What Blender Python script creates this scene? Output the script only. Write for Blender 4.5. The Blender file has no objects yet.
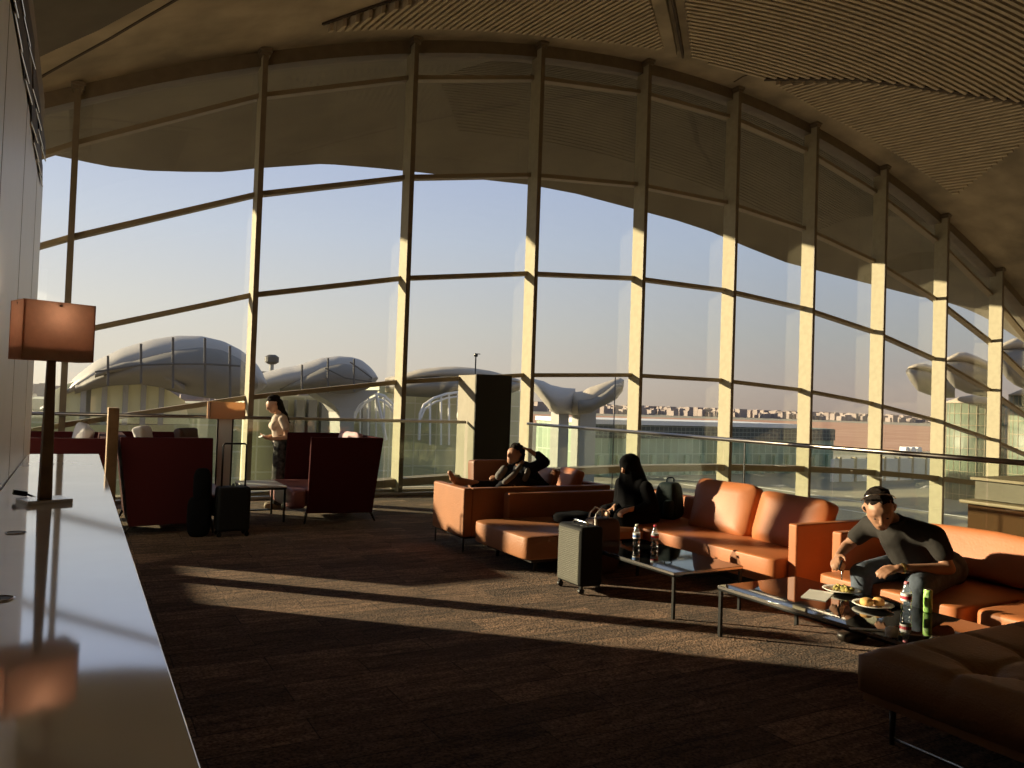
import bpy, bmesh, math, random
from mathutils import Vector, Matrix, Euler, noise
random.seed(7)
S = bpy.context.scene
COL = S.collection
PI = math.pi
R = math.radians

# ------------------------------------------------------------------ camera maths (used to place far scenery by direction)
F_PX, CAM_H = 780.0, 1.58
YAW, PITCH, ROLL = R(29.1), R(1.4), R(2.0)
Fv = Vector((math.sin(YAW)*math.cos(PITCH), math.cos(YAW)*math.cos(PITCH), math.sin(PITCH)))
R0 = Vector((math.cos(YAW), -math.sin(YAW), 0)); U0 = R0.cross(Fv)
Rv = R0*math.cos(ROLL)+U0*math.sin(ROLL); Uv = U0*math.cos(ROLL)-R0*math.sin(ROLL)
def at(x, y, Y):
    d = Fv+Rv*((x-512)/F_PX)-Uv*((y-384)/F_PX)
    return Vector((0, 0, CAM_H))+d*(Y/d.y)

# ------------------------------------------------------------------ helpers
class MB:
    def __init__(s): s.v = []; s.f = []
    def add(s, vs, fs):
        o = len(s.v); s.v += [Vector(p) for p in vs]; s.f += [tuple(i+o for i in f) for f in fs]; return s
    def box(s, x0, x1, y0, y1, z0, z1):
        vs = [(x, y, z) for z in (z0, z1) for y in (y0, y1) for x in (x0, x1)]
        return s.add(vs, [(0, 2, 3, 1), (4, 5, 7, 6), (0, 1, 5, 4), (2, 6, 7, 3), (0, 4, 6, 2), (1, 3, 7, 5)])
    def obox(s, c, size, rot=(0, 0, 0)):
        m = Euler(rot).to_matrix(); c = Vector(c); hx, hy, hz = [k/2 for k in size]
        vs = [c+m@Vector((x, y, z)) for z in (-hz, hz) for y in (-hy, hy) for x in (-hx, hx)]
        return s.add(vs, [(0, 2, 3, 1), (4, 5, 7, 6), (0, 1, 5, 4), (2, 6, 7, 3), (0, 4, 6, 2), (1, 3, 7, 5)])
    def tube(s, pts, r, n=8, cap=True):
        pts = [Vector(p) for p in pts]; rs = r if isinstance(r, (list, tuple)) else [r]*len(pts)
        rings = []; up = None
        for i, p in enumerate(pts):
            d = (pts[min(i+1, len(pts)-1)]-pts[max(i-1, 0)]).normalized()
            if up is None: up = Vector((0, 0, 1)) if abs(d.z) < .9 else Vector((1, 0, 0))
            a = d.cross(up).normalized(); b = a.cross(d).normalized(); up = b
            rings.append([p+(a*math.cos(t)+b*math.sin(t))*rs[i] for t in [2*PI*k/n for k in range(n)]])
        vs = [q for g in rings for q in g]; fs = []
        for i in range(len(pts)-1):
            for k in range(n):
                k2 = (k+1) % n; fs.append((i*n+k, i*n+k2, (i+1)*n+k2, (i+1)*n+k))
        if cap: fs += [tuple(range(n))[::-1], tuple(range((len(pts)-1)*n, len(pts)*n))]
        return s.add(vs, fs)
    def lathe(s, prof, c=(0, 0, 0), n=20):
        c = Vector(c); vs = []; fs = []
        for r, z in prof: vs += [c+Vector((r*math.cos(2*PI*k/n), r*math.sin(2*PI*k/n), z)) for k in range(n)]
        for i in range(len(prof)-1):
            for k in range(n):
                k2 = (k+1) % n; fs.append((i*n+k, i*n+k2, (i+1)*n+k2, (i+1)*n+k))
        fs += [tuple(range(n))[::-1], tuple(range((len(prof)-1)*n, len(prof)*n))]
        return s.add(vs, fs)
    def prism(s, poly, axis, a, b):
        # poly of 2-D points; axis 'x','y','z' is the extrusion axis from a to b
        def P(u, v, w): return {'x': (w, u, v), 'y': (u, w, v), 'z': (u, v, w)}[axis]
        n = len(poly); vs = [P(u, v, a) for u, v in poly]+[P(u, v, b) for u, v in poly]
        fs = [tuple(range(n))[::-1], tuple(range(n, 2*n))]+[(i, (i+1) % n, n+(i+1) % n, n+i) for i in range(n)]
        return s.add(vs, fs)
    def blob(s, c, size, e=.35, rot=(0, 0, 0), nu=28, nv=16, fn=None):
        # super-ellipsoid: small e = boxy
        c = Vector(c); m = Euler(rot).to_matrix(); vs = []; fs = []
        g = lambda t, p: math.copysign(abs(t)**p, t)
        for j in range(nv+1):
            ph = -PI/2+PI*j/nv
            for i in range(nu):
                th = 2*PI*i/nu
                q = Vector((g(math.cos(ph), e)*g(math.cos(th), e)*size[0]/2, g(math.cos(ph), e)*g(math.sin(th), e)*size[1]/2, g(math.sin(ph), e)*size[2]/2))
                if fn: q = fn(q)
                vs.append(c+m@q)
        for j in range(nv):
            for i in range(nu):
                i2 = (i+1) % nu; fs.append((j*nu+i, j*nu+i2, (j+1)*nu+i2, (j+1)*nu+i))
        return s.add(vs, fs)
    def build(s, name, m, parent=None, smooth=False, bevel=0, seg=2):
        me = bpy.data.meshes.new(name)
        o = bpy.data.objects.new(name, me)
        off = Vector((0, 0, 0))
        if parent is not None:
            o.parent = parent; q = parent
            while q is not None: off = off+q.location; q = q.parent
        else:
            xs = [v.x for v in s.v]; ys = [v.y for v in s.v]; zs = [v.z for v in s.v]
            off = Vector(((min(xs)+max(xs))/2, (min(ys)+max(ys))/2, min(zs))); o.location = off
        me.from_pydata([v-off for v in s.v], [], s.f)
        bm = bmesh.new(); bm.from_mesh(me)
        bmesh.ops.remove_doubles(bm, verts=bm.verts, dist=1e-5)
        bmesh.ops.recalc_face_normals(bm, faces=bm.faces); bm.to_mesh(me); bm.free()
        me.materials.append(m)
        if smooth:
            for p in me.polygons: p.use_smooth = True
        if bevel:
            b = o.modifiers.new('bevel', 'BEVEL'); b.width = bevel; b.segments = seg; b.limit_method = 'ANGLE'; b.angle_limit = R(40)
            for p in me.polygons: p.use_smooth = True
            w = o.modifiers.new('wn', 'WEIGHTED_NORMAL'); w.keep_sharp = False
        COL.objects.link(o); return o
def tag(o, label=None, cat=None, group=None, kind=None):
    if label: o['label'] = label
    if cat: o['category'] = cat
    if group: o['group'] = group
    if kind: o['kind'] = kind
    return o
def thing(name, label, cat, loc=(0, 0, 0), group=None, kind=None):
    o = bpy.data.objects.new(name, None); o.location = loc; o.empty_display_size = .1; COL.objects.link(o)
    return tag(o, label, cat, group, kind)
def struct(name, mb, m, **k):
    o = mb.build(name, m, **k); o['kind'] = 'structure'; return o
def hull_chain(bm, chain, sub=2):
    for i in range(max(1, len(chain)-1)):
        a = chain[i]; b = chain[min(i+1, len(chain)-1)]
        g = bmesh.new()
        for q in (a, b):
            bmesh.ops.create_icosphere(g, subdivisions=sub, radius=q[3], matrix=Matrix.Translation(q[:3]))
        r = bmesh.ops.convex_hull(g, input=g.verts)
        junk = [e for e in set(r['geom_interior']+r['geom_unused']) if isinstance(e, bmesh.types.BMVert)]
        bmesh.ops.delete(g, geom=junk, context='VERTS')
        t = bpy.data.meshes.new('t'); g.to_mesh(t); g.free(); bm.from_mesh(t); bpy.data.meshes.remove(t)
def flesh(name, m, chains, ells=(), parent=None, vox=.012, smooth=4, cut=None):
    """one continuous skin grown over joints: chains of (x,y,z,r), plus ellipsoids (c,size,rot)"""
    bm = bmesh.new()
    for c in chains: hull_chain(bm, c)
    for e in ells:
        c, sz, rot = e
        M = Matrix.Translation(c)@Euler(rot).to_matrix().to_4x4()@Matrix.Diagonal((sz[0]/2, sz[1]/2, sz[2]/2, 1))
        bmesh.ops.create_icosphere(bm, subdivisions=3, radius=1, matrix=M)
    me = bpy.data.meshes.new(name); bm.to_mesh(me); bm.free()
    tmp = bpy.data.objects.new('tmp', me); COL.objects.link(tmp)
    md = tmp.modifiers.new('r', 'REMESH'); md.mode = 'VOXEL'; md.voxel_size = vox; md.use_smooth_shade = True
    sm = tmp.modifiers.new('s', 'SMOOTH'); sm.factor = .5; sm.iterations = smooth
    dg = bpy.context.evaluated_depsgraph_get(); dg.update()
    out = bpy.data.meshes.new_from_object(tmp.evaluated_get(dg))
    bpy.data.objects.remove(tmp)
    o = bpy.data.objects.new(name, out)
    off = Vector((0, 0, 0))
    if parent is not None: o.parent = parent; off = parent.location
    for v in out.vertices: v.co = v.co-off
    if name == 'hair':
        for v in out.vertices: v.co = v.co+v.normal*(.011*noise.noise(v.co*38+Vector((3, 7, 1)))+.006*noise.noise(v.co*90))
    out.materials.clear(); out.materials.append(m)
    for p in out.polygons: p.use_smooth = True; p.material_index = 0
    COL.objects.link(o); return o

# ------------------------------------------------------------------ materials
def mat(name, col, rough=.6, metal=0, var=0, vscale=6, bump=0, bscale=40, ior=1.45, sheen=0, col2=None, coat=0, detail=4, trans=0, spec=.5, thin=0):
    m = bpy.data.materials.new(name); m.use_nodes = True; nt = m.node_tree; b = nt.nodes['Principled BSDF']
    b.inputs['Base Color'].default_value = (*col, 1); b.inputs['Roughness'].default_value = rough
    b.inputs['Metallic'].default_value = metal; b.inputs['IOR'].default_value = ior
    if sheen: b.inputs['Sheen Weight'].default_value = sheen; b.inputs['Sheen Roughness'].default_value = .5
    if coat: b.inputs['Coat Weight'].default_value = coat; b.inputs['Coat Roughness'].default_value = .1
    if trans: b.inputs['Transmission Weight'].default_value = trans
    b.inputs['Specular IOR Level'].default_value = spec
    if thin:
        tl = nt.nodes.new('ShaderNodeBsdfTranslucent'); tl.inputs['Color'].default_value = (*col, 1); mxs = nt.nodes.new('ShaderNodeMixShader'); mxs.inputs[0].default_value = thin
        o_ = nt.nodes['Material Output']; nt.links.new(b.outputs[0], mxs.inputs[1]); nt.links.new(tl.outputs[0], mxs.inputs[2]); nt.links.new(mxs.outputs[0], o_.inputs[0])
    tc = nt.nodes.new('ShaderNodeTexCoord')
    if var or col2:
        n = nt.nodes.new('ShaderNodeTexNoise'); n.inputs['Scale'].default_value = vscale; n.inputs['Detail'].default_value = detail
        nt.links.new(tc.outputs['Object'], n.inputs['Vector'])
        rp = nt.nodes.new('ShaderNodeValToRGB'); rp.color_ramp.elements[0].position = .35; rp.color_ramp.elements[1].position = .68
        c2 = col2 or tuple(min(1, c*(1+var)) for c in col); c1 = col if col2 else tuple(c*(1-var) for c in col)
        rp.color_ramp.elements[0].color = (*c1, 1); rp.color_ramp.elements[1].color = (*c2, 1)
        nt.links.new(n.outputs['Fac'], rp.inputs['Fac']); nt.links.new(rp.outputs['Color'], b.inputs['Base Color'])
    if bump:
        n2 = nt.nodes.new('ShaderNodeTexNoise'); n2.inputs['Scale'].default_value = bscale; n2.inputs['Detail'].default_value = 4
        nt.links.new(tc.outputs['Object'], n2.inputs['Vector'])
        bp = nt.nodes.new('ShaderNodeBump'); bp.inputs['Strength'].default_value = bump; bp.inputs['Distance'].default_value = .02
        nt.links.new(n2.outputs['Fac'], bp.inputs['Height']); nt.links.new(bp.outputs['Normal'], b.inputs['Normal'])
    return m
def glassmat(name, tint, extra=0.0, rough=0.0):
    m = bpy.data.materials.new(name); m.use_nodes = True; nt = m.node_tree; nt.nodes.clear()
    out = nt.nodes.new('ShaderNodeOutputMaterial'); mx = nt.nodes.new('ShaderNodeMixShader')
    tr = nt.nodes.new('ShaderNodeBsdfTransparent'); tr.inputs['Color'].default_value = (*tint, 1)
    gl = nt.nodes.new('ShaderNodeBsdfGlossy'); gl.inputs['Roughness'].default_value = rough; gl.inputs['Color'].default_value = (1, 1, 1, 1)
    ge = nt.nodes.new('ShaderNodeNewGeometry'); dt = nt.nodes.new('ShaderNodeVectorMath'); dt.operation = 'DOT_PRODUCT'
    nt.links.new(ge.outputs['Normal'], dt.inputs[0]); nt.links.new(ge.outputs['Incoming'], dt.inputs[1])
    ab = nt.nodes.new('ShaderNodeMath'); ab.operation = 'ABSOLUTE'; nt.links.new(dt.outputs['Value'], ab.inputs[0])
    su = nt.nodes.new('ShaderNodeMath'); su.operation = 'SUBTRACT'; su.inputs[0].default_value = 1; nt.links.new(ab.outputs[0], su.inputs[1])
    pw = nt.nodes.new('ShaderNodeMath'); pw.operation = 'POWER'; pw.inputs[1].default_value = 5; nt.links.new(su.outputs[0], pw.inputs[0])
    ma = nt.nodes.new('ShaderNodeMath'); ma.operation = 'MULTIPLY_ADD'; ma.inputs[1].default_value = .95; ma.inputs[2].default_value = .045+extra
    nt.links.new(pw.outputs[0], ma.inputs[0]); nt.links.new(ma.outputs[0], mx.inputs[0])
    nt.links.new(tr.outputs[0], mx.inputs[1]); nt.links.new(gl.outputs[0], mx.inputs[2]); nt.links.new(mx.outputs[0], out.inputs[0])
    return m
def gridmat(name, col, line, sx, sz, lw, rough=.2, col2=None, metal=0, gz=True):
    """panelled facade: thin frame lines over coloured panes; brick texture in generated XZ"""
    m = mat(name, col, rough, metal); nt = m.node_tree; b = nt.nodes['Principled BSDF']
    tc = nt.nodes.new('ShaderNodeTexCoord'); sp = nt.nodes.new('ShaderNodeSeparateXYZ'); cb = nt.nodes.new('ShaderNodeCombineXYZ')
    nt.links.new(tc.outputs['Object'], sp.inputs[0])
    ad = nt.nodes.new('ShaderNodeMath'); ad.operation = 'ADD'
    nt.links.new(sp.outputs['X'], ad.inputs[0]); nt.links.new(sp.outputs['Y'], ad.inputs[1])
    nt.links.new(ad.outputs[0], cb.inputs['X']); nt.links.new(sp.outputs['Z'], cb.inputs['Y'])
    br = nt.nodes.new('ShaderNodeTexBrick'); br.offset = 0; br.inputs['Scale'].default_value = 1
    br.inputs['Brick Width'].default_value = sx; br.inputs['Row Height'].default_value = sz; br.inputs['Mortar Size'].default_value = lw
    br.inputs['Color1'].default_value = (*col, 1); br.inputs['Color2'].default_value = (*(col2 or col), 1); br.inputs['Mortar'].default_value = (*line, 1)
    br.inputs['Bias'].default_value = 0; br.inputs['Mortar Smooth'].default_value = 0
    nt.links.new(cb.outputs[0], br.inputs['Vector']); nt.links.new(br.outputs['Color'], b.inputs['Base Color'])
    return m

M = {}
M['fin'] = mat('sandstone_fin', (.39, .345, .235), .75, var=.06, vscale=9, bump=.1)
M['bronze'] = mat('bronze_frame', (.17, .125, .075), .45, var=.1)
M['frame'] = mat('transom_frame', (.26, .2, .12), .5, var=.05)
M['glass'] = glassmat('window_glass', (.955, .965, .95))
M['balglass'] = glassmat('balustrade_glass', (.93, .965, .93))
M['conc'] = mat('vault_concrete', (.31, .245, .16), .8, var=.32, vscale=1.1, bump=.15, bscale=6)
M['rib'] = mat('ribbed_vault', (.46, .37, .245), .8, var=.08, vscale=3)
M['joint'] = mat('dark_joint', (.06, .04, .025), .9)
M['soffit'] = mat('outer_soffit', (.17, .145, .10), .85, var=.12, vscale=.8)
M['white'] = mat('white_panel', (.93, .91, .88), .42, var=.02, ior=3)
M['taupe'] = mat('taupe_plaster', (.33, .28, .22), .8, var=.12, vscale=3)
M['metalleaf'] = mat('bronze_leaf', (.10, .07, .05), .6, metal=.2, var=.3, vscale=12)
M['stone'] = mat('polished_stone', (.95, .93, .92), .06, metal=.35, var=.05, vscale=2.5, detail=8, ior=3.4)
M['stoneside'] = mat('stone_side', (.25, .22, .2), .5)
M['dark'] = mat('charcoal_panel', (.018, .016, .012), .7)
M['paint'] = mat('beige_column_paint', (.45, .37, .25), .7, var=.06)
M['black'] = mat('black_metal', (.012, .012, .012), .35)
M['chrome'] = mat('brushed_steel', (.62, .6, .58), .22, metal=1)
M['railm'] = mat('rail_steel', (.32, .29, .27), .28, metal=1)
M['tabtop'] = mat('black_glass_top', (.006, .006, .006), .03, ior=2.1)
M['orange'] = mat('orange_leather', (.46, .155, .055), .5, var=.07, vscale=5, bump=.07, bscale=60)
M['brownl'] = mat('tan_leather', (.36, .145, .06), .5, var=.07, vscale=5, bump=.15, bscale=60)
M['brownd'] = mat('dark_brown_leather', (.20, .075, .03), .5, bump=.15, bscale=60)
M['tuft'] = mat('cognac_leather', (.24, .125, .06), .5, var=.06, bump=.15, bscale=60)
M['burg'] = mat('burgundy_fabric', (.05, .008, .009), .9, spec=.15, bump=.1, bscale=200)
M['burgseat'] = mat('burgundy_seat', (.20, .07, .07), .45, var=.1)
M['cushion'] = mat('pink_striped_pillow', (.62, .42, .42), .8, col2=(.5, .3, .32), vscale=7)
M['greyc'] = mat('white_pillow', (.6, .57, .56), .8)
M['leg'] = mat('dark_leg', (.02, .015, .012), .4)
M['shade'] = mat('linen_shade', (.80, .60, .48), .8, var=.1, vscale=40, bump=.3, bscale=300, thin=.6)
M['shadein'] = mat('shade_lining', (.55, .30, .16), .8)
M['shadecream'] = mat('cream_shade', (.70, .48, .30), .8, var=.04, thin=.6)
M['walnut'] = mat('walnut_blade', (.22, .15, .09), .4, var=.2, vscale=10)
M['oak'] = mat('oak_post', (.34, .215, .11), .6, var=.22, vscale=8)
M['frost'] = mat('frosted_panel', (.55, .55, .53), .35)
M['skin'] = mat('skin_tan', (.38, .2, .125), .5, var=.06, vscale=12)
M['skin2'] = mat('skin_light', (.56, .32, .21), .5, var=.05, vscale=12)
M['hair'] = mat('dark_hair', (.014, .009, .007), .75, bump=.5, bscale=120, spec=.15)
M['polo'] = mat('charcoal_polo', (.035, .032, .03), .9, spec=.2, var=.1, bump=.25, bscale=14)
M['jean'] = mat('blue_jeans', (.085, .105, .14), .85, var=.25, vscale=14, bump=.2, bscale=30)
M['cloth'] = mat('black_cloth', (.006, .006, .007), .95, bump=.3, bscale=9, spec=.1)
M['navy'] = mat('navy_cloth', (.012, .013, .018), .9, spec=.2, bump=.3, bscale=12)
M['greycl'] = mat('grey_cloth', (.14, .13, .125), .85, bump=.3, bscale=12)
M['print'] = mat('printed_trousers', (.010, .010, .010), .9, col2=(.09, .08, .07), vscale=16, bump=.3, bscale=12)
M['blouse'] = mat('cream_blouse', (.56, .45, .37), .8, bump=.3, bscale=14)
M['shoe'] = mat('tan_shoe', (.3, .22, .15), .7)
M['sock'] = mat('bare_sole', (.26, .14, .10), .7)
M['teal'] = mat('teal_nylon', (.006, .018, .02), .7, bump=.3, bscale=20)
M['silver'] = mat('silver_shell', (.17, .165, .14), .3, metal=.5)
M['shellblack'] = mat('black_shell', (.008, .008, .008), .7, spec=.25)
M['bagbrown'] = mat('brown_bag', (.05, .022, .014), .6)
M['porc'] = mat('porcelain', (.78, .74, .68), .25)
M['bread'] = mat('bread_roll', (.75, .42, .14), .7, var=.2, vscale=30)
M['salad'] = mat('salad_food', (.25, .24, .05), .7, col2=(.45, .32, .1), vscale=60)
M['plas'] = glassmat('clear_plastic', (.86, .9, .92), .12, .1)
M['label'] = mat('paper_label', (.8, .78, .78), .6)
M['red'] = mat('red_cap', (.62, .06, .09), .5)
M['pink'] = mat('pink_cap', (.75, .25, .3), .5)
M['blue'] = mat('blue_print', (.1, .22, .55), .6)
M['green'] = mat('green_can', (.28, .62, .08), .35, col2=(.6, .8, .35), vscale=60)
M['paper'] = mat('paper', (.75, .72, .66), .8, var=.05)
M['phone'] = mat('phone_black', (.01, .01, .012), .15)
M['wht'] = mat('bright_white', (.8, .79, .75), .6)
M['gold'] = mat('gold_watch', (.7, .5, .2), .3, metal=1)

# carpet: brown loop planks
def carpet():
    m = mat('brown_plank_carpet', (.1, .07, .05), .95, sheen=.05, spec=.1); nt = m.node_tree; b = nt.nodes['Principled BSDF']
    tc = nt.nodes.new('ShaderNodeTexCoord')
    br = nt.nodes.new('ShaderNodeTexBrick'); br.offset = .5
    br.inputs['Scale'].default_value = 1; br.inputs['Brick Width'].default_value = 1.0; br.inputs['Row Height'].default_value = .25
    br.inputs['Mortar Size'].default_value = .004; br.inputs['Color1'].default_value = (.25, .15, .095, 1); br.inputs['Color2'].default_value = (.11, .068, .045, 1); br.inputs['Mortar'].default_value = (.06, .04, .028, 1)
    nt.links.new(tc.outputs['Object'], br.inputs['Vector'])
    mp = nt.nodes.new('ShaderNodeMapping'); mp.inputs['Scale'].default_value = (1.6, 9, 1)
    n = nt.nodes.new('ShaderNodeTexNoise'); n.inputs['Scale'].default_value = 2.2; n.inputs['Detail'].default_value = 6
    nt.links.new(tc.outputs['Object'], mp.inputs[0]); nt.links.new(mp.outputs[0], n.inputs['Vector'])
    rp = nt.nodes.new('ShaderNodeValToRGB'); rp.color_ramp.elements[0].position = .3; rp.color_ramp.elements[1].position = .7
    rp.color_ramp.elements[0].color = (.45, .45, .45, 1); rp.color_ramp.elements[1].color = (1.25, 1.25, 1.25, 1)
    nt.links.new(n.outputs['Fac'], rp.inputs[0])
    n3 = nt.nodes.new('ShaderNodeTexNoise'); n3.inputs['Scale'].default_value = 70; n3.inputs['Detail'].default_value = 2
    nt.links.new(tc.outputs['Object'], n3.inputs['Vector'])
    mx = nt.nodes.new('ShaderNodeMix'); mx.data_type = 'RGBA'; mx.blend_type = 'MULTIPLY'; mx.inputs[0].default_value = 1
    nt.links.new(br.outputs['Color'], mx.inputs[6]); nt.links.new(rp.outputs[0], mx.inputs[7])
    rp3 = nt.nodes.new('ShaderNodeValToRGB'); rp3.color_ramp.elements[0].position = .3; rp3.color_ramp.elements[1].position = .7
    rp3.color_ramp.elements[0].color = (.35, .35, .35, 1); rp3.color_ramp.elements[1].color = (1.6, 1.6, 1.6, 1)
    nt.links.new(n3.outputs['Fac'], rp3.inputs[0])
    mx2 = nt.nodes.new('ShaderNodeMix'); mx2.data_type = 'RGBA'; mx2.blend_type = 'MULTIPLY'; mx2.inputs[0].default_value = 1
    nt.links.new(mx.outputs[2], mx2.inputs[6]); nt.links.new(rp3.outputs[0], mx2.inputs[7]); nt.links.new(mx2.outputs[2], b.inputs['Base Color'])
    bp = nt.nodes.new('ShaderNodeBump'); bp.inputs['Strength'].default_value = .8; bp.inputs['Distance'].default_value = .012
    nt.links.new(n3.outputs['Fac'], bp.inputs['Height']); nt.links.new(bp.outputs['Normal'], b.inputs['Normal'])
    return m
M['carpet'] = carpet()

# ------------------------------------------------------------------ the setting
XC = 11.0; YG = 12.57; YI = 12.2; PITCHX = 2.484; FINX = [-2.68, -.2, 2.26, 4.70, 7.17, 9.65, 12.10, 14.56, 17.08, 19.6, 22.15, 24.63, 27.1]; XL = -2.68; XR = 27.12; XE = 7.1
ARCS = {'T': (8.55, .0222), 'A': (7.99, .0234), 'B': (6.1, .0188), 'C': (4.2, .0144), 'D': (2.24, .0095), 'E': (.37, .0048), 'G': (-1.5, 0), 'H': (-3.4, 0), 'I': (-5, 0)}
def arc(k, X): z, c = ARCS[k]; return z-c*(X-XC)**2-(.08*min(1, (2.26-X)/2.46) if k in 'ABC' and X < 2.26 else 0)
def ceil_z(X, Y): return arc('T', X)

struct('floor', MB().box(-3.0, XE, -5, YG+.1, -.35, 0), M['carpet'])
struct('floor_lower', MB().box(XE, 28, -5, YG+.1, -5.3, -5), mat('grey_terrazzo', (.3, .28, .25), .4))
struct('trim_floor_edge', MB().box(XE-.02, XE+.06, -5, 12.3, -.36, .03), M['railm'])
struct('wall_left', MB().box(-.6, -.31, -5, 7.3, 0, 3.17), M['white'])
struct('wall_left_upper', MB().box(-.6, -.33, -5, 7.4, 3.17, 3.9), M['taupe'])
struct('wall_left_return', MB().box(-3.0, -.6, 7.1, 7.3, 0, 3.9), M['white'])
jb = MB()
for y in (1.2, 2.5, 3.8, 5.1, 6.4): jb.box(-.312, -.3085, y, y+.006, 0, 3.17)
struct('trim_panel_joints', jb, M['taupe'])
struct('baseboard_left', MB().box(-.31, -.295, -5, 7.3, 0, .1), M['railm'])
struct('wall_back', MB().box(-3, 28, -5.2, -5, -5.3, 9.2), M['taupe'])
struct('wall_right', MB().box(28, 28.2, -5, YG+.1, -5.3, 6), M['taupe'])
struct('wall_side_sunblock', MB().box(-3.15, -3.02, 7.3, YG+.1, -.35, 1.3), M['paint'])  # unseen wall, its height set to block sun from the near floor

# ceiling vault with grooves; the coffer's shade is a dark panel
def inside(poly, x, y):
    c = False; n = len(poly)
    for i in range(n):
        x1, y1 = poly[i]; x2, y2 = poly[(i+1) % n]
        if (y1 > y) != (y2 > y) and x < (x2-x1)*(y-y1)/(y2-y1)+x1: c = not c
    return c
cf = [(-3.0, 13.1), (-.9, 11.45), (1.6, 9.4), (3.5, 7.6), (3.0, 5.5), (-3.0, 5.5)]
def vault(name, x0, x1, y0, y1, nx, ny, fn, m, thick=.25):
    mb = MB(); vs = []; fs = []
    for j in range(ny+1):
        for i in range(nx+1):
            X = x0+(x1-x0)*i/nx; Y = y0+(y1-y0)*j/ny; vs.append((X, Y, fn(X, Y)))
    n = (nx+1)*(ny+1); vs += [(x, y, z+thick) for x, y, z in vs]
    q = lambda i, j, k=0: j*(nx+1)+i+k*n
    for j in range(ny):
        for i in range(nx):
            fs.append((q(i, j), q(i+1, j), q(i+1, j+1), q(i, j+1))); fs.append((q(i, j, 1), q(i, j+1, 1), q(i+1, j+1, 1), q(i+1, j, 1)))
    for i in range(nx): fs += [(q(i, 0), q(i, 0, 1), q(i+1, 0, 1), q(i+1, 0)), (q(i, ny), q(i+1, ny), q(i+1, ny, 1), q(i, ny, 1))]
    for j in range(ny): fs += [(q(0, j), q(0, j+1), q(0, j+1, 1), q(0, j, 1)), (q(nx, j), q(nx, j, 1), q(nx, j+1, 1), q(nx, j+1))]
    mb.add(vs, fs); return struct(name, mb, m)
def cfn(X, Y): return ceil_z(X, Y)
vault('ceiling', -3.0, 28, -5, YG+.12, 250, 150, cfn, M['conc'])

def strip(mb, pts, w, dz0, dz1):
    """a bar following the vault: pts plan points, width w, from dz0 to dz1 below the vault"""
    n = len(pts); vs = []
    for i, (x, y) in enumerate(pts):
        a = Vector(pts[max(i-1, 0)]); b = Vector(pts[min(i+1, n-1)]); d = (b-a).normalized(); nrm = Vector((-d.y, d.x))*w/2
        for sx in (1, -1):
            px_, py_ = x+nrm.x*sx, y+nrm.y*sx; z = ceil_z(px_, py_)
            vs += [(px_, py_, z-dz0), (px_, py_, z-dz1)]
    fs = []
    for i in range(n-1):
        a = i*4; b = a+4
        fs += [(a, b, b+1, a+1), (a+1, b+1, b+3, a+3), (a+3, b+3, b+2, a+2), (a+2, b+2, b, a)]
    fs += [(0, 1, 3, 2), ((n-1)*4, (n-1)*4+2, (n-1)*4+3, (n-1)*4+1)]
    mb.add(vs, fs)
def sub(a, b, k): return [(a[0]+(b[0]-a[0])*i/k, a[1]+(b[1]-a[1])*i/k) for i in range(k+1)]
def ribs(name, poly, ang, pitch):
    """ribbed field: bars parallel to ang clipped by poly"""
    mb = MB(); d = Vector((math.cos(ang), math.sin(ang))); nn = Vector((-d.y, d.x))
    P = [Vector(p) for p in poly]; ts = [p.dot(nn) for p in P]; t = min(ts)+pitch/2
    while t < max(ts):
        hits = []
        for i in range(len(P)):
            a, b = P[i], P[(i+1) % len(P)]; ta, tb = a.dot(nn), b.dot(nn)
            if (ta-t)*(tb-t) < 0: hits.append((a+(b-a)*((t-ta)/(tb-ta))).dot(d))
        hits.sort()
        for i in range(0, len(hits)-1, 2):
            if hits[i+1]-hits[i] > .06:
                a = d*hits[i]+nn*t; b = d*hits[i+1]+nn*t; k = max(2, int((b-a).length/.5))
                strip(mb, sub(a, b, k), pitch*.5, -.02, .15)
        t += pitch
    return struct(name, mb, M['rib'])
ribs('ceiling_ribs_west', [(3.0, 11.45), (7.2, 11.68), (9.45, 11.5), (6.35, 8.5)], R(-80), .125)
ribs('ceiling_ribs_centre', [(10.15, 11.5), (11.2, 11.56), (11.95, 11.42), (13.38, 10.2), (15.06, 9.18), (17.3, 7.6), (18.5, 5.5), (4.2, 5.5)], R(-6), .12)
ribs('ceiling_ribs_east', [(12.35, 11.44), (14.05, 11.66), (18.74, 11.5), (16.75, 8.1), (15.2, 9.2), (13.5, 10.25)], R(-80), .125)
gr = MB()
def poly_strip(mb, P, w, d):
    q = []
    for a, b in zip(P, P[1:]): q += sub(a, b, 8)[:-1]
    strip(mb, q+[P[-1]], w, -.01, d)
poly_strip(gr, [(-.7, 11.9), (-.53, 11.67), (.17, 10.91), (.82, 10.08), (1.9, 8.9)], .05, .012)
poly_strip(gr, [(10.02, 11.62), (4.3, 5.95)], .04, .13)
poly_strip(gr, [(2.95, 11.45), (6.35, 8.4)], .06, .03)
poly_strip(gr, [(9.0, 11.75), (9.75, 11.62)], .03, .01)
poly_strip(gr, [(12.05, 11.45), (13.42, 10.22), (15.1, 9.18), (17.3, 7.6)], .09, .14)
poly_strip(gr, [(11.85, 11.5), (11.8, 11.8), (11.85, 12.1)], .03, .01)
struct('ceiling_joints', gr, M['joint'])
g2 = MB(); poly_strip(g2, [(9.78, 11.68), (4.05, 6.0)], .22, .13); struct('ceiling_beam', g2, M['conc'])
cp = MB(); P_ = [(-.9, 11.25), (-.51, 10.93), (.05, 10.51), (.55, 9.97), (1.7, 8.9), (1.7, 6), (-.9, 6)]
y = 6.0
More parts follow.
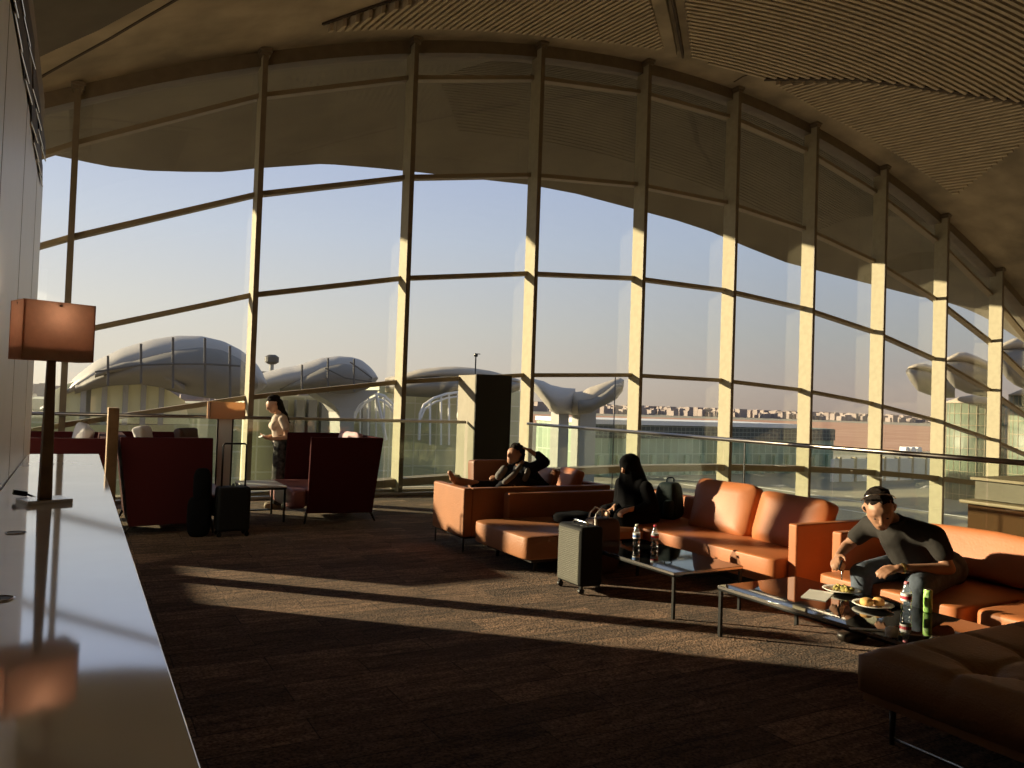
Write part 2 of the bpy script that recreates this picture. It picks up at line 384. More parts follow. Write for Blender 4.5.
while y < 11.25:
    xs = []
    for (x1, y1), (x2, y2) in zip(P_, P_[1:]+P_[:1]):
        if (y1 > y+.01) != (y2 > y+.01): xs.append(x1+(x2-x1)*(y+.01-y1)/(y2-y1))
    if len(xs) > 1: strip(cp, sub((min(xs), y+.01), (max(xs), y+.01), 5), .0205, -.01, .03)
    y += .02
struct('ceiling_coffer_shade', cp, mat('coffer_shade_tone', (.11, .09, .065), .9, var=.1, vscale=2))  # flush dark panel stands in for the shade of a deep coffer

# outer roof overhang, its edge 4 m beyond the glass
EDGE = [(-2.6, 5.9), (-1.5, 5.85), (-.7, 5.82), (.3, 5.76), (1.0, 5.8), (1.7, 5.9), (2.4, 6.02), (3.0, 6.2), (4.4, 6.55), (5.5, 6.66), (6.6, 6.75), (8.1, 6.85), (9.5, 6.95), (10.9, 6.95), (12.4, 6.86), (14.2, 6.75), (15.4, 6.62), (16.9, 6.35), (18.5, 6.1), (21.7, 5.9), (25, 5.7), (28, 5.8)]
YE = 16.5
def edge_z(X):
    for (a, za), (b, zb) in zip(EDGE, EDGE[1:]):
        if a <= X <= b: return za+(zb-za)*(X-a)/(b-a)
    return EDGE[-1][1] if X > 0 else EDGE[0][1]
def sof(X, Y):
    t = (Y-(YG+.13))/(YE-YG-.13); zt = arc('T', X)+.02; ze = edge_z(X)
    return zt*(1-t)+ze*t+.55*math.sin(PI*t)*(1 if zt > ze else .3)
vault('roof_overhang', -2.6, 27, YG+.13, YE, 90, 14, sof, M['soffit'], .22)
sr = MB()
for k in range(58):
    Y0 = YG+.3+k*.07
    if Y0 > YE-.9: break
    x0_, x1_ = 6.0+.5*abs(k-20)*.12, 20-.2*k*.2
    vs = []
    for i in range(21):
        X = x0_+(x1_-x0_)*i/20
        for dy, dz in ((0, .01), (0, -.014), (.035, -.014), (.035, .01)): vs.append((X, Y0+dy, sof(X, Y0+dy)+dz))
    fs = []
    for i in range(20):
        for q in range(4): fs.append((i*4+q, i*4+(q+1) % 4, i*4+4+(q+1) % 4, i*4+4+q))
    sr.add(vs, fs)
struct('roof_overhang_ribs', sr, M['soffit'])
# head beam along the vault, just inside the glass
hb = MB()
pts = [XL+(XR-XL)*i/60 for i in range(61)]
vs = []; fs = []
for X in pts:
    z = arc('T', X)
    for dy, dz in ((-.20, .05), (-.20, -.22), (.12, -.22), (.12, .05)): vs.append((X, YG+dy, z+dz))
for i in range(60):
    for q in range(4): fs.append((i*4+q, i*4+(q+1) % 4, i*4+4+(q+1) % 4, i*4+4+q))
hb.add(vs, fs); struct('trim_head_beam', hb, M['bronze'])
# fins with shoes at the vault, transoms and panes per bay
NF = 13
for n in range(NF):
    X = FINX[n]; zt = arc('T', X); zb = 0.0 if X < XE else -5.0
    f = struct('trim_fin', MB().box(X, X+.075, YI, YG-.02, zb, zt-.02), M['fin'], bevel=.006)
    struct('trim_fin_cap', MB().box(X-.002, X+.077, YI-.012, YI-.001, zb, zt-.02), M['bronze'])
    s2 = MB().box(X-.05, X+.125, YI-.05, YG, zt-.05, zt+.0).box(X-.03, X+.105, YI-.03, YG-.05, zt-.1, zt-.05)
    struct('trim_fin_shoe', s2, M['bronze'])
    if zb == 0: struct('trim_fin_foot', MB().box(X-.03, X+.105, YI-.02, YG-.05, 0, .02), M['frame'])
KEYS = ['T', 'A', 'B', 'C', 'D', 'E', 'G', 'H', 'I']
for n in range(NF-1):
    xa = FINX[n]+.0375; xb = FINX[n+1]+.0375
    w = thing('window_%d' % (n+1), None, None, ((xa+xb)/2, YG, 0), kind='structure')
    ks = KEYS if xa > 6.9 else (KEYS[:6] if n > 0 else KEYS[:6])
    for i, k in enumerate(ks[:-1]):
        k2 = ks[i+1]; mb = MB()
        a0, b0, a1, b1 = arc(k, xa), arc(k, xb), arc(k2, xa), arc(k2, xb)
        t = .006
        vs = [(x, YG+dy, z) for dy in (-t, t) for x, z in ((xa, a1), (xb, b1), (xb, b0), (xa, a0))]
        mb.add(vs, [(0, 1, 2, 3), (7, 6, 5, 4), (0, 4, 5, 1), (1, 5, 6, 2), (2, 6, 7, 3), (3, 7, 4, 0)])
        mb.build('pane', M['glass'], w)
    for k in ks[1:]:
        za, zb = arc(k, xa), arc(k, xb); h = .075 if k != 'E' else .13; d0 = -.13 if k != 'E' else -.26
        vs = [(x, YG+dy, z+dz) for dy in (d0, .05) for x, z, dz in ((xa, za, -h/2), (xb, zb, -h/2), (xb, zb, h/2), (xa, za, h/2))]
        MB().add(vs, [(0, 1, 2, 3), (7, 6, 5, 4), (0, 4, 5, 1), (1, 5, 6, 2), (2, 6, 7, 3), (3, 7, 4, 0)]).build('transom', M['frame'], w)
# low sill upstand on the mezzanine
struct('trim_sill', MB().box(XL, 5.86, YG-.22, YG-.02, 0, .06), M['paint'])
# side glazing that lets the low sun in
w = thing('window_side', None, None, (-3.0, 10.1, 0), kind='structure')
MB().box(-3.01, -2.99, 7.3, YG, .12, 4.4).build('pane', M['glass'], w)
for y in (7.35, 12.5): MB().box(-3.06, -2.94, y-.03, y+.03, 0, 4.4).build('frame_post', M['frame'], w)

# ------------------------------------------------------------------ balustrades, column, post
def balustrade(label, pts, joints, group='glass balustrades at the mezzanine edge'):
    t = thing('glass_balustrade', label, 'railing', (*((Vector(pts[0])+Vector(pts[1]))/2)[:2], 0), group)
    a, b = Vector((*pts[0], 0)), Vector((*pts[1], 0)); d = (b-a); L = d.length; d.normalize()
    MB().tube([a+Vector((0, 0, 1.225)), b+Vector((0, 0, 1.225))], .026, 10).build('handrail', M['railm'], t, smooth=True)
    nn = Vector((-d.y, d.x, 0)); s0 = 0
    for s1 in joints+[L]:
        p = a+d*(s0+.01); q = a+d*(s1-.01)
        vs = [(*(v+nn*k).xy, z) for k in (-.007, .007) for v, z in ((p, .04), (q, .04), (q, 1.2), (p, 1.2))]
        MB().add(vs, [(0, 1, 2, 3), (7, 6, 5, 4), (0, 4, 5, 1), (1, 5, 6, 2), (2, 6, 7, 3), (3, 7, 4, 0)]).build('glass_panel', M['balglass'], t)
        if s1 == 5.15: MB().obox(tuple(a+d*s1+Vector((0, 0, .62))), (.012, .016, 1.16)).build('joint_seal', M['black'], t)
        s0 = s1
    MB().add([(*(v+nn*k).xy, z) for k in (-.03, .03) for v, z in ((a, 0), (b, 0), (b, .05), (a, .05))], [(0, 1, 2, 3), (7, 6, 5, 4), (0, 4, 5, 1), (1, 5, 6, 2), (2, 6, 7, 3), (3, 7, 4, 0)]).build('base_channel', M['railm'], t)
    return t
balustrade('glass balustrade with bronze handrail crossing in front of the left window bays', ((-2.9, 12.08), (5.84, 12.08)), [1.46, 2.92, 4.38, 5.84, 7.3])
balustrade('glass balustrade with steel handrail running behind the orange sofas', ((7.0, 11.95), (7.0, -1.0)), [1.6, 3.2, 4.8, 5.15, 6.4, 8.0, 9.6, 11.2])
t = thing('display_column', 'tall charcoal column with beige sides at the corner of the balustrades', 'column', (6.2, 12.15, 0))
MB().box(5.87, 6.55, 11.82, 12.5, 0, 2.04).build('body', mat('column_paint', (.30, .265, .20), .7, var=.06), t, bevel=.01)
MB().box(5.875, 6.56, 11.795, 11.83, .45, 2.05).build('front_panel', M['dark'], t)
tag(MB().box(.24, .325, 7.5, 7.74, 0, 1.42).build('wooden_post', M['oak'], bevel=.006), 'square oak post standing past the end of the white counter', 'post')

# ------------------------------------------------------------------ counter and lamp
CT = 1.07
ct = thing('bar_counter', 'long polished white stone counter along the left wall', 'counter', (-.08, 3, 0))
MB().box(-.305, .17, -2.5, 6.9, CT-.04, CT).build('worktop', M['stone'], ct, bevel=.004)
MB().box(-.305, .12, -2.5, 6.86, 0, CT-.04).build('base_cabinet', M['stoneside'], ct)
def ring(c, r):
    g = MB().lathe([(r, 0), (r, .003), (r*.86, .004), (r*.86, .001)], c, 28)
    return g
for c in ((-.14, 2.22, CT), (-.165, 3.2, CT)):
    gm = ring(c, .032).build('grommet', M['chrome'], ct, smooth=False); MB().lathe([(.026, .0012), (.026, .002)], c, 20).build('grommet_hole', M['black'], ct)
for c in ((-.14, 5.5, CT), (-.14, 6.0, CT)): MB().lathe([(.03, 0), (.03, .002)], c, 20).build('grommet', M['black'], ct)
lp = thing('table_lamp', 'tall lamp with brown box shade on the white counter', 'lamp', (0, 0, 0))
MB().box(-.09, .09, -.075, .075, 0, .02).build('base', M['chrome'], lp, bevel=.003)
mb = MB(); vs = []
for z, a, b in ((.02, .026, .016), (.66, .016, .011)): vs += [(-a, -b, z), (a, -b, z), (a, b, z), (-a, b, z)]
mb.add(vs, [(0, 3, 2, 1), (4, 5, 6, 7), (0, 1, 5, 4), (1, 2, 6, 5), (2, 3, 7, 6), (3, 0, 4, 7)]); mb.build('stem', M['walnut'], lp, bevel=.003)
mb = MB()
W, D, z0, z1 = .143, .085, .625, .88
for x0_, x1_, y0_, y1_ in ((-W, W, -D, -D+.006), (-W, W, D-.006, D), (-W, -W+.006, -D, D), (W-.006, W, -D, D)): mb.box(x0_, x1_, y0_, y1_, z0, z1)
sh = mb.build('shade', M['shade'], lp)
mb = MB().box(-W+.007, W-.007, -D+.007, D-.007, z0+.05, z0+.054)
mb.build('shade_diffuser', M['shadein'], sh)
mb = MB().box(-W, W, -.006, .006, z1-.02, z1-.012).box(-.006, .006, -D, D, z1-.02, z1-.012); mb.build('shade_bracket', M['black'], lp)
MB().blob((0, 0, .76), (.05, .05, .07), 1, nu=16, nv=10).tube([(0, 0, .66), (0, 0, .74)], .012).build('bulb', M['porc'], lp, smooth=True)
bl = bpy.data.lights.new('lamp_bulb', 'POINT'); bl.energy = .6; bl.color = (1, .8, .62); bl.shadow_soft_size = .04
bo_ = bpy.data.objects.new('lamp_bulb', bl); bo_.location = (-.105, 4.0, CT+.83); COL.objects.link(bo_)
lp.location = (-.105, 4.0, CT-.0); lp.rotation_euler = (0, 0, R(20))
cl = MB().obox((-.205, 4.14, CT+.03), (.055, .03, .022), (0, R(12), .2)).tube([(-.18, 4.13, CT+.026), (-.15, 4.12, CT+.012), (-.13, 4.11, CT+.006)], .005)
tag(cl.build('power_plug', M['black'], bevel=.004), 'small black plug lying behind the lamp base on the counter', 'plug')

# bronze leaf relief high on the left wall
def relief(name, label, ys, zlo, zhi, seed):
    t = thing(name, label, 'wall sculpture', (-.3, ys[0], zlo), 'bronze leaf reliefs on the left wall')
    rnd = random.Random(seed); y = ys[0]
    while y < ys[1]:
        dy = .3+.1*rnd.random()
        for r_ in range(2):
            zc = zlo+(zhi-zlo)*(.25+.5*r_)+.03*rnd.random(); ln = .02+.018*rnd.random(); h = (zhi-zlo)*.27
            vs = [(-.315, y-.05, zc+h), (-.305, y-.03, zc-h), (-.325+ln, y+dy, zc-h*1.15), (-.325+ln*.7, y+dy+.04, zc+h*.5)]
            n = 4; vs2 = [(x+.006, yy, z) for x, yy, z in vs]
            lf = MB().add(vs+vs2, [tuple(range(n))[::-1], tuple(range(n, 2*n))]+[(i, (i+1) % n, n+(i+1) % n, n+i) for i in range(n)]).build('leaf', M['metalleaf'], t)
            MB().tube([(-.305, y-.03, zc-h), (-.325+ln+.006, y+dy, zc-h*1.15)], .004, 6).build('rim_highlight', M['chrome'], lf)  # chrome strip added as the bright lit rim of the leaf
        y += dy
    return t
relief('leaf_relief', 'long bronze relief of overlapping leaves on the wall above the white panels', (1.6, 4.9), 3.17, 3.56, 3)
relief('leaf_relief', 'short bronze leaf relief at the far end of the left wall', (5.4, 6.9), 3.12, 3.5, 5)

# ------------------------------------------------------------------ sofas
def rbox(x0, x1, y0, y1, z0, z1, e=.14):
    return MB().blob(((x0+x1)/2, (y0+y1)/2, (z0+z1)/2), (x1-x0, y1-y0, z1-z0), e, nu=48, nv=24)
def legs(t, spots, h=.14, r=.012):
    for x, y in spots: MB().tube([(x, y, h), (x, y, 0)], [r*1.1, r*.8], 8).build('leg', M['leg'], t, smooth=True)
def pillow(name, m, parent, c, size, rot, pinch=.16, seedk=0, e=.3):
    def fn(q):
        u, v = q.y/(size[1]/2), q.z/(size[2]/2)
        k = (1-.4*max(abs(u), abs(v))**4)
        w = .012*math.sin(5*u+3*v+seedk)+.008*math.sin(9*v-4*u+seedk)
        return Vector((q.x*k+w*(1 if q.x > 0 else -1)*.6, q.y*(1-pinch*.25*(1-v*v)), q.z*(1-pinch*.2*(1-u*u))))
    return MB().blob(c, size, e, rot, 44, 26, fn).build(name, m, parent, smooth=True)

# A: tan box sofa whose side panel catches the sun, turned to the window
A = thing('tuxedo_sofa', 'tan leather box sofa on thin black legs where the reclining person lies', 'sofa', (4.7, 7.75, 0), 'low leather lounge sofas')
MB().box(3.57, 3.67, 7.36, 8.16, .16, .67).build('arm', M['brownl'], A, bevel=.018, seg=3)
MB().box(3.67, 5.46, 7.36, 7.46, .16, .67).build('backrest', M['brownl'], A, bevel=.018, seg=3)
MB().box(5.36, 5.46, 7.46, 8.16, .16, .67).build('arm', M['brownl'], A, bevel=.018, seg=3)
rbox(3.675, 5.355, 7.465, 8.18, .24, .47, .12).build('seat', M['brownl'], A, smooth=True)
MB().box(3.6, 5.43, 7.4, 8.13, .14, .24).build('base', M['leg'], A)
legs(A, ((3.6, 7.4), (3.6, 8.12), (5.43, 7.4), (5.43, 8.12)), .15)
cu = MB().blob((4.22, 8.07, .69), (.46, .16, .44), .12, (R(-4), 0, 0), 36, 20).build('back_cushion', M['brownd'], A, smooth=True)
pillow('arm_cushion', M['orange'], A, (4.88, 7.88, .64), (.14, .5, .40), (0, R(16), R(-6)), seedk=2)
pillow('arm_cushion', M['orange'], A, (5.2, 7.86, .63), (.14, .52, .40), (0, R(14), R(-6)), seedk=4)

# B: open-ended seat with a low back
B = thing('open_end_sofa', 'tan leather sofa with an open left end and low back behind the silver suitcase', 'sofa', (4.7, 6.7, 0), 'low leather lounge sofas')
rbox(3.6, 4.985, 6.1, 7.195, .15, .375, .13).build('seat', M['brownl'], B, smooth=True)
MB().box(4.02, 6.05, 7.2, 7.33, .16, .625).build('backrest', M['brownl'], B, bevel=.025, seg=3)
MB().box(3.75, 4.9, 6.25, 7.15, .1, .16).build('base', M['leg'], B)
legs(B, ((3.85, 6.35), (3.85, 7.1), (4.85, 6.35), (4.85, 7.1)), .12, .02)

# C: long orange sofa with two pillows
Cs = thing('orange_sofa', 'orange leather sofa with two big back pillows beside the first coffee table', 'sofa', (5.5, 5.6, 0), 'low leather lounge sofas')
rbox(5.0, 5.92, 4.515, 7.19, .17, .385, .11).build('seat', M['orange'], Cs, smooth=True)
MB().box(5.16, 6.05, 4.42, 4.51, .12, .67).build('arm', M['orange'], Cs, bevel=.015, seg=3)
MB().box(5.93, 6.05, 4.515, 7.19, .14, .62).build('backrest', M['orange'], Cs, bevel=.025, seg=3)
MB().box(5.1, 5.95, 4.55, 7.15, .1, .18).build('base', M['leg'], Cs)
legs(Cs, ((5.2, 4.6), (5.9, 4.6), (5.2, 5.9), (5.9, 7.0)), .12, .02)
pillow('back_pillow', M['orange'], Cs, (5.74, 5.82, .60), (.24, .82, .55), (0, R(17), R(3)), seedk=1)
pillow('back_pillow', M['orange'], Cs, (5.72, 4.95, .585), (.24, .86, .51), (0, R(17), R(-3)), seedk=3)

# D: the man's orange sofa
Ds = thing('orange_sofa', 'orange leather sofa under the man in the dark polo shirt', 'sofa', (5.5, 3.5, 0), 'low leather lounge sofas')
rbox(4.93, 5.95, 2.95, 4.03, .17, .385, .11).build('seat', M['orange'], Ds, smooth=True)
MB().box(5.19, 6.2, 4.02, 4.11, .12, .67).build('arm', M['orange'], Ds, bevel=.015, seg=3)
MB().box(6.05, 6.2, 1.2, 4.02, .14, .66).build('backrest', M['orange'], Ds, bevel=.025, seg=3)
rbox(5.56, 6.05, .6, 2.94, .17, .385, .11).build('seat', M['orange'], Ds, smooth=True)
MB().box(5.1, 6.0, 3.0, 4.0, .1, .18).build('base', M['leg'], Ds)
def slant(q): return q
MB().blob((5.95, 3.28, .56), (.2, 1.5, .36), .3, (0, R(20), 0), 44, 22, lambda q: Vector((q.x+.01*math.sin(q.y*7), q.y, q.z+.012*math.sin(q.y*5+1)))).build('back_cushion', M['orange'], Ds, smooth=True)
MB().blob((5.95, 1.9, .54), (.2, 1.2, .34), .3, (0, R(20), 0), 44, 22).build('back_cushion', M['orange'], Ds, smooth=True)
legs(Ds, ((5.2, 3.95), (5.95, 3.95), (5.7, 1.2), (5.95, 1.2)), .12, .02)
Fo = thing('leather_ottoman', 'small orange leather ottoman with rounded end beside the second coffee table', 'ottoman', (5.05, 2.7, 0))
rbox(4.97, 5.54, 2.2, 2.88, .16, .4, .2).build('seat', M['orange'], Fo, smooth=True)
MB().box(5.02, 5.45, 2.3, 2.75, .08, .17).build('base', M['leg'], Fo); legs(Fo, ((5.06, 2.7), (5.4, 2.7), (5.06, 2.35), (5.4, 2.35)), .1, .02)

# E: near tufted daybed, lower right corner
E_ = thing('tufted_daybed', 'brown tufted leather daybed in the lower right foreground', 'daybed', (4.2, 1.6, 0))
def tuft(q):
    if q.z < 0: return q
    d = 0
    for bx in (-.45, 0, .45):
        for by in (-.75, -.3, .15, .6):
            rr = ((q.x-bx)**2+(q.y-by)**2)
            d += .05*math.exp(-rr/.006)+.018*math.exp(-rr/.05)
    d += .014*(math.exp(-((q.x-.0)/.02)**2)+math.exp(-((q.x-.45)/.02)**2)+math.exp(-((q.x+.45)/.02)**2)+sum(math.exp(-((q.y-b)/.02)**2) for b in (-.75, -.3, .15, .6)))
    return Vector((q.x, q.y, q.z-d))
mb = MB(); nx, ny = 84, 100; LX, LY = 1.5, 2.1; top = []; vs = []; fs = []
def edge(u): return min(1, (1-abs(u))*9)
for j in range(ny+1):
    for i in range(nx+1):
        u = -1+2*i/nx; v = -1+2*j/ny; k = 1-(1-edge(u))**2; l = 1-(1-edge(v))**2
        z = .445-.05*(1-k*l); q = tuft(Vector((u*LX/2, v*LY/2, z)))
        vs.append((4.19+q.x, 1.5+q.y, q.z))
bo = len(vs)
for j in range(ny+1):
    for i in range(nx+1): vs.append((4.19+(-1+2*i/nx)*LX/2, 1.5+(-1+2*j/ny)*LY/2, .22))
q = lambda i, j, k=0: j*(nx+1)+i+k*bo
for j in range(ny):
    for i in range(nx): fs += [(q(i, j), q(i+1, j), q(i+1, j+1), q(i, j+1)), (q(i, j, 1), q(i, j+1, 1), q(i+1, j+1, 1), q(i+1, j, 1))]
for i in range(nx): fs += [(q(i, 0), q(i, 0, 1), q(i+1, 0, 1), q(i+1, 0)), (q(i, ny), q(i+1, ny), q(i+1, ny, 1), q(i, ny, 1))]
for j in range(ny): fs += [(q(0, j), q(0, j+1), q(0, j+1, 1), q(0, j, 1)), (q(nx, j), q(nx, j, 1), q(nx, j+1, 1), q(nx, j+1))]
mb.add(vs, fs); mb.build('mattress', M['tuft'], E_, smooth=True)
MB().box(3.46, 4.92, .46, 2.54, .17, .225).build('frame', M['tuft'], E_, bevel=.01)
for k, (bx, by) in enumerate([(a, b) for a in (-.45, 0, .45) for b in (-.75, -.3, .15, .6)]):
    MB().blob((4.19+bx, 1.5+by, .388), (.03, .03, .014), 1, nu=12, nv=8).build('button', M['tuft'], E_, smooth=True)
legs(E_, ((3.5, .6), (4.7, .6), (3.5, 2.4), (4.7, 2.4)), .18, .015)
MB().tube([(3.5, 2.4, .03), (3.5, .6, .03)], .008).build('floor_rail', M['chrome'], E_, smooth=True)

# ------------------------------------------------------------------ coffee tables
def coffee(label, x0, x1, y0, y1, h):
    t = thing('coffee_table', label, 'coffee table', ((x0+x1)/2, (y0+y1)/2, 0), 'low black glass coffee tables')
    MB().box(x0, x1, y0, y1, h-.012, h).build('glass_top', M['tabtop'], t, bevel=.002)
    f = MB()
    for a in ((x0, x1, y0, y0+.02), (x0, x1, y1-.02, y1), (x0, x0+.02, y0, y1), (x1-.02, x1, y0, y1)): f.box(*a, h-.035, h-.0125)
    f.build('frame', M['black'], t, bevel=.002)
    f = MB()
    for a in ((x0-.003, x0, y0, y1), (x0, x1, y0-.003, y0)): f.box(*a, h-.02, h-.002)
    f.build('edge_trim', M['chrome'], t)
    for x, y in ((x0+.015, y0+.015), (x1-.015, y0+.015), (x0+.015, y1-.015), (x1-.015, y1-.015)):
        MB().box(x-.011, x+.011, y-.011, y+.011, 0, h-.03).build('leg', M['black'], t)
coffee('black glass coffee table carrying two water bottles', 3.97, 4.68, 4.53, 5.85, .35)
coffee('black glass coffee table carrying plates, bottle and green can', 3.98, 4.78, 2.62, 4.08, .355)

# ------------------------------------------------------------------ tableware
def plate(name, label, cat, c, r, food):
    t = thing(name, label, cat, c)
    MB().lathe([(r*.45, 0), (r*.55, .004), (r*.85, .014), (r, .022), (r*.98, .026), (r*.8, .018), (r*.5, .009), (.001, .008)], c, 32).build('dish', M['porc'], t, smooth=True)
    food(t); return t
def f1(t):
    for k, (dx, dy, s) in enumerate(((-.045, .012, .085), (.035, -.015, .08))):
        MB().blob((4.5+dx, 3.24+dy, .356+.035), (s, s*.85, .055), .8, (0, 0, k), 20, 12).build('bread_roll', M['bread'], t, smooth=True)
plate('bread_plate', 'white plate with two bread rolls near the table edge', 'plate', (4.5, 3.24, .356), .125, f1)
def f2(t):
    rr = random.Random(3); mb = MB()
    for k in range(26):
        a = rr.random()*6.28; q = .07*math.sqrt(rr.random()); mb.blob((4.66+q*math.cos(a), 3.6+q*math.sin(a), .356+.02+.012*rr.random()), (.035, .03, .02), .9, (rr.random(), rr.random(), a), 8, 6)
    mb.build('food', M['salad'], t, smooth=True)
plate('food_plate', 'white plate of half eaten green food nearest the man\'s knee', 'plate', (4.66, 3.6, .356), .125, f2)
np_ = MB().obox((4.42, 3.6, .3585), (.28, .16, .004), (0, 0, .5))
tag(np_.build('napkin', M['paper']), 'white paper napkin lying flat left of the food plate', 'napkin')
tt = MB()
rr = random.Random(9)
tt.blob((4.0, 2.76, .385), (.085, .07, .055), .8, (0, 0, .4), 18, 10, lambda q: q*(1+.18*math.sin(q.x*160)*math.cos(q.y*140)))
tag(tt.build('crumpled_tissue', M['paper'], smooth=True), 'crumpled white tissue at the near end of the second coffee table', 'tissue')
tag(MB().obox((4.02, 2.9, .3585), (.24, .035, .004), (0, 0, -.6)).build('paper_strip', M['paper']), 'thin folded paper strip beside the crumpled tissue', 'paper')
def bottle(label, c, cap, lab, print_, h=.2, group=None):
    t = thing('water_bottle', label, 'bottle', c, group); r = .032; k = h/.2
    MB().lathe([(r*.8, 0), (r, .01), (r, .05*k), (r*.9, .06*k), (r, .07*k), (r, .13*k), (r*.8, .15*k), (.013, .178*k), (.013, .185*k)], c, 20).build('body', M['plas'], t, smooth=True)
    MB().lathe([(.014, .184*k), (.014, .2*k)], c, 16).build('cap', cap, t)
    MB().lathe([(r+.001, .075*k), (r+.001, .125*k)], c, 20).build('label', lab, t, smooth=False)
    MB().lathe([(r+.0016, .088*k), (r+.0016, .108*k)], c, 20).build('printed_band', print_, t)
bottle('water bottle with blue band, left of the two on the first table', (4.36, 5.48, .351), M['wht'], M['label'], M['blue'], .2, 'water bottles on the first coffee table')
bottle('water bottle with red cap, right of the two on the first table', (4.5, 5.4, .351), M['red'], M['label'], M['red'], .2, 'water bottles on the first coffee table')
bottle('small bottle with pink cap and red label in front of the man', (4.6, 3.08, .356), M['pink'], M['label'], M['red'], .19)
c = (4.73, 3.02, .356); t = thing('drink_can', 'slim lime green can beside the pink capped bottle', 'can', c)
MB().lathe([(.022, 0), (.026, .006), (.026, .135), (.023, .142)], c, 24).build('body', M['green'], t, smooth=True)
MB().lathe([(.0225, .142), (.022, .145), (.018, .143)], c, 24).build('lid', M['chrome'], t)

# ------------------------------------------------------------------ luggage
def suitcase(label, x0, x1, y0, y1, h, m, mf, pull, group, rib='y'):
    t = thing('suitcase', label, 'suitcase', ((x0+x1)/2, (y0+y1)/2, 0), group)
    MB().box(x0, x1, y0, y1, .06, h).build('shell', mf, t, bevel=.035, seg=4)
    n = 26; rb = MB()
    for k in range(n):
        z = .1+(h-.15)*k/n
        rb.box(x0-.006, x0+.01, y0+.035, y1-.035, z, z+(h-.15)/n*.55)
    rb.build('ribbed_face', m, t)
    MB().box(x0-.002, x0+.004, y0+.03, y1-.03, .08, h-.03).build('face_panel', m, t)
    for x, y in ((x0+.03, y0+.03), (x1-.03, y0+.03), (x0+.03, y1-.03), (x1-.03, y1-.03)):
        wv = MB().tube([(x, y-.012, .026), (x, y+.012, .026)], .026, 14).box(x-.012, x+.012, y-.014, y+.014, .03, .07)
        wv.build('wheel', M['black'], t)
    xm, ym = (x0+x1)/2, (y0+y1)/2
    if pull: MB().tube([(x0+.05, ym, h-.01), (x0+.05, ym, pull-.02), (x0+.07, ym, pull), (x1-.07, ym, pull), (x1-.05, ym, pull-.02), (x1-.05, ym, h-.01)], .011, 8).build('pull_handle', M['black'], t, smooth=True)
    MB().tube([(xm, y0+.08, h-.005), (xm, y0+.1, h+.025), (xm, y1-.1, h+.025), (xm, y1-.08, h-.005)], .01, 8).build('carry_handle', M['chrome'] if not pull else M['black'], t, smooth=True)
    return t
suitcase('silver ribbed cabin suitcase standing before the open ended sofa', 3.72, 3.955, 5.4, 5.78, .56, M['silver'], M['shellblack'], 0, 'suitcases standing on the carpet')
suitcase('black suitcase with raised pull handle beside the burgundy sofa', 1.39, 1.74, 8.99, 9.23, .545, M['shellblack'], M['shellblack'], 1.02, 'suitcases standing on the carpet')
c = (4.3, 5.98, 0)
t = thing('handbag', 'brown handbag with pale looped handles behind the silver suitcase', 'handbag', c)
MB().blob((4.34, 5.98, .28), (.34, .2, .52), .35, (0, 0, 0), 30, 18).build('body', M['bagbrown'], t, smooth=True)
for dy in (-.05, .05):
    MB().tube([(4.22, 5.98+dy, .5), (4.24, 5.98+dy, .58), (4.3, 5.98+dy, .63), (4.37, 5.98+dy, .6), (4.4, 5.98+dy, .5)], .009, 8).build('handle', M['porc'], t, smooth=True)
MB().tube([(4.2, 5.88, .54), (4.19, 5.86, .45), (4.2, 5.86, .36)], .012, 8).build('scarf_tie', M['porc'], t, smooth=True)
c = (5.7, 6.62, .385)
t = thing('backpack', 'dark teal backpack standing on the sofa beside the veiled woman', 'backpack', c)
MB().blob((5.7, 6.62, .58), (.3, .26, .4), .45, (0, 0, .5), 32, 20, lambda q: Vector((q.x*(1-.12*(q.z/.2)), q.y*(1-.15*(q.z/.2)), q.z))).build('body', M['teal'], t, smooth=True)
MB().blob((5.61, 6.5, .5), (.22, .1, .2), .45, (0, 0, .5), 24, 14).build('front_pocket', M['teal'], t, smooth=True)
MB().tube([(5.66, 6.62, .77), (5.66, 6.62, .81), (5.68, 6.62, .825), (5.74, 6.62, .825), (5.76, 6.62, .81), (5.76, 6.62, .77)], .008, 8).build('top_handle', M['teal'], t, smooth=True)
tag(MB().blob((1.24, 9.14, .56), (.18, .16, .38), .6, (0, 0, 0), 20, 12).blob((1.22, 9.14, .22), (.24, .2, .44), .5).build('duffel_bag', M['cloth'], smooth=True), 'black soft bag between the burgundy sofa and the black suitcase', 'bag')
tag(MB().blob((4.55, 6.75, .425), (.5, .35, .1), .7, (0, 0, .3), 24, 12, lambda q: q*(1+.12*math.sin(q.x*20)*math.cos(q.y*16))).build('dark_jacket', M['cloth'], smooth=True), 'crumpled dark jacket lying on the open ended sofa seat', 'jacket')

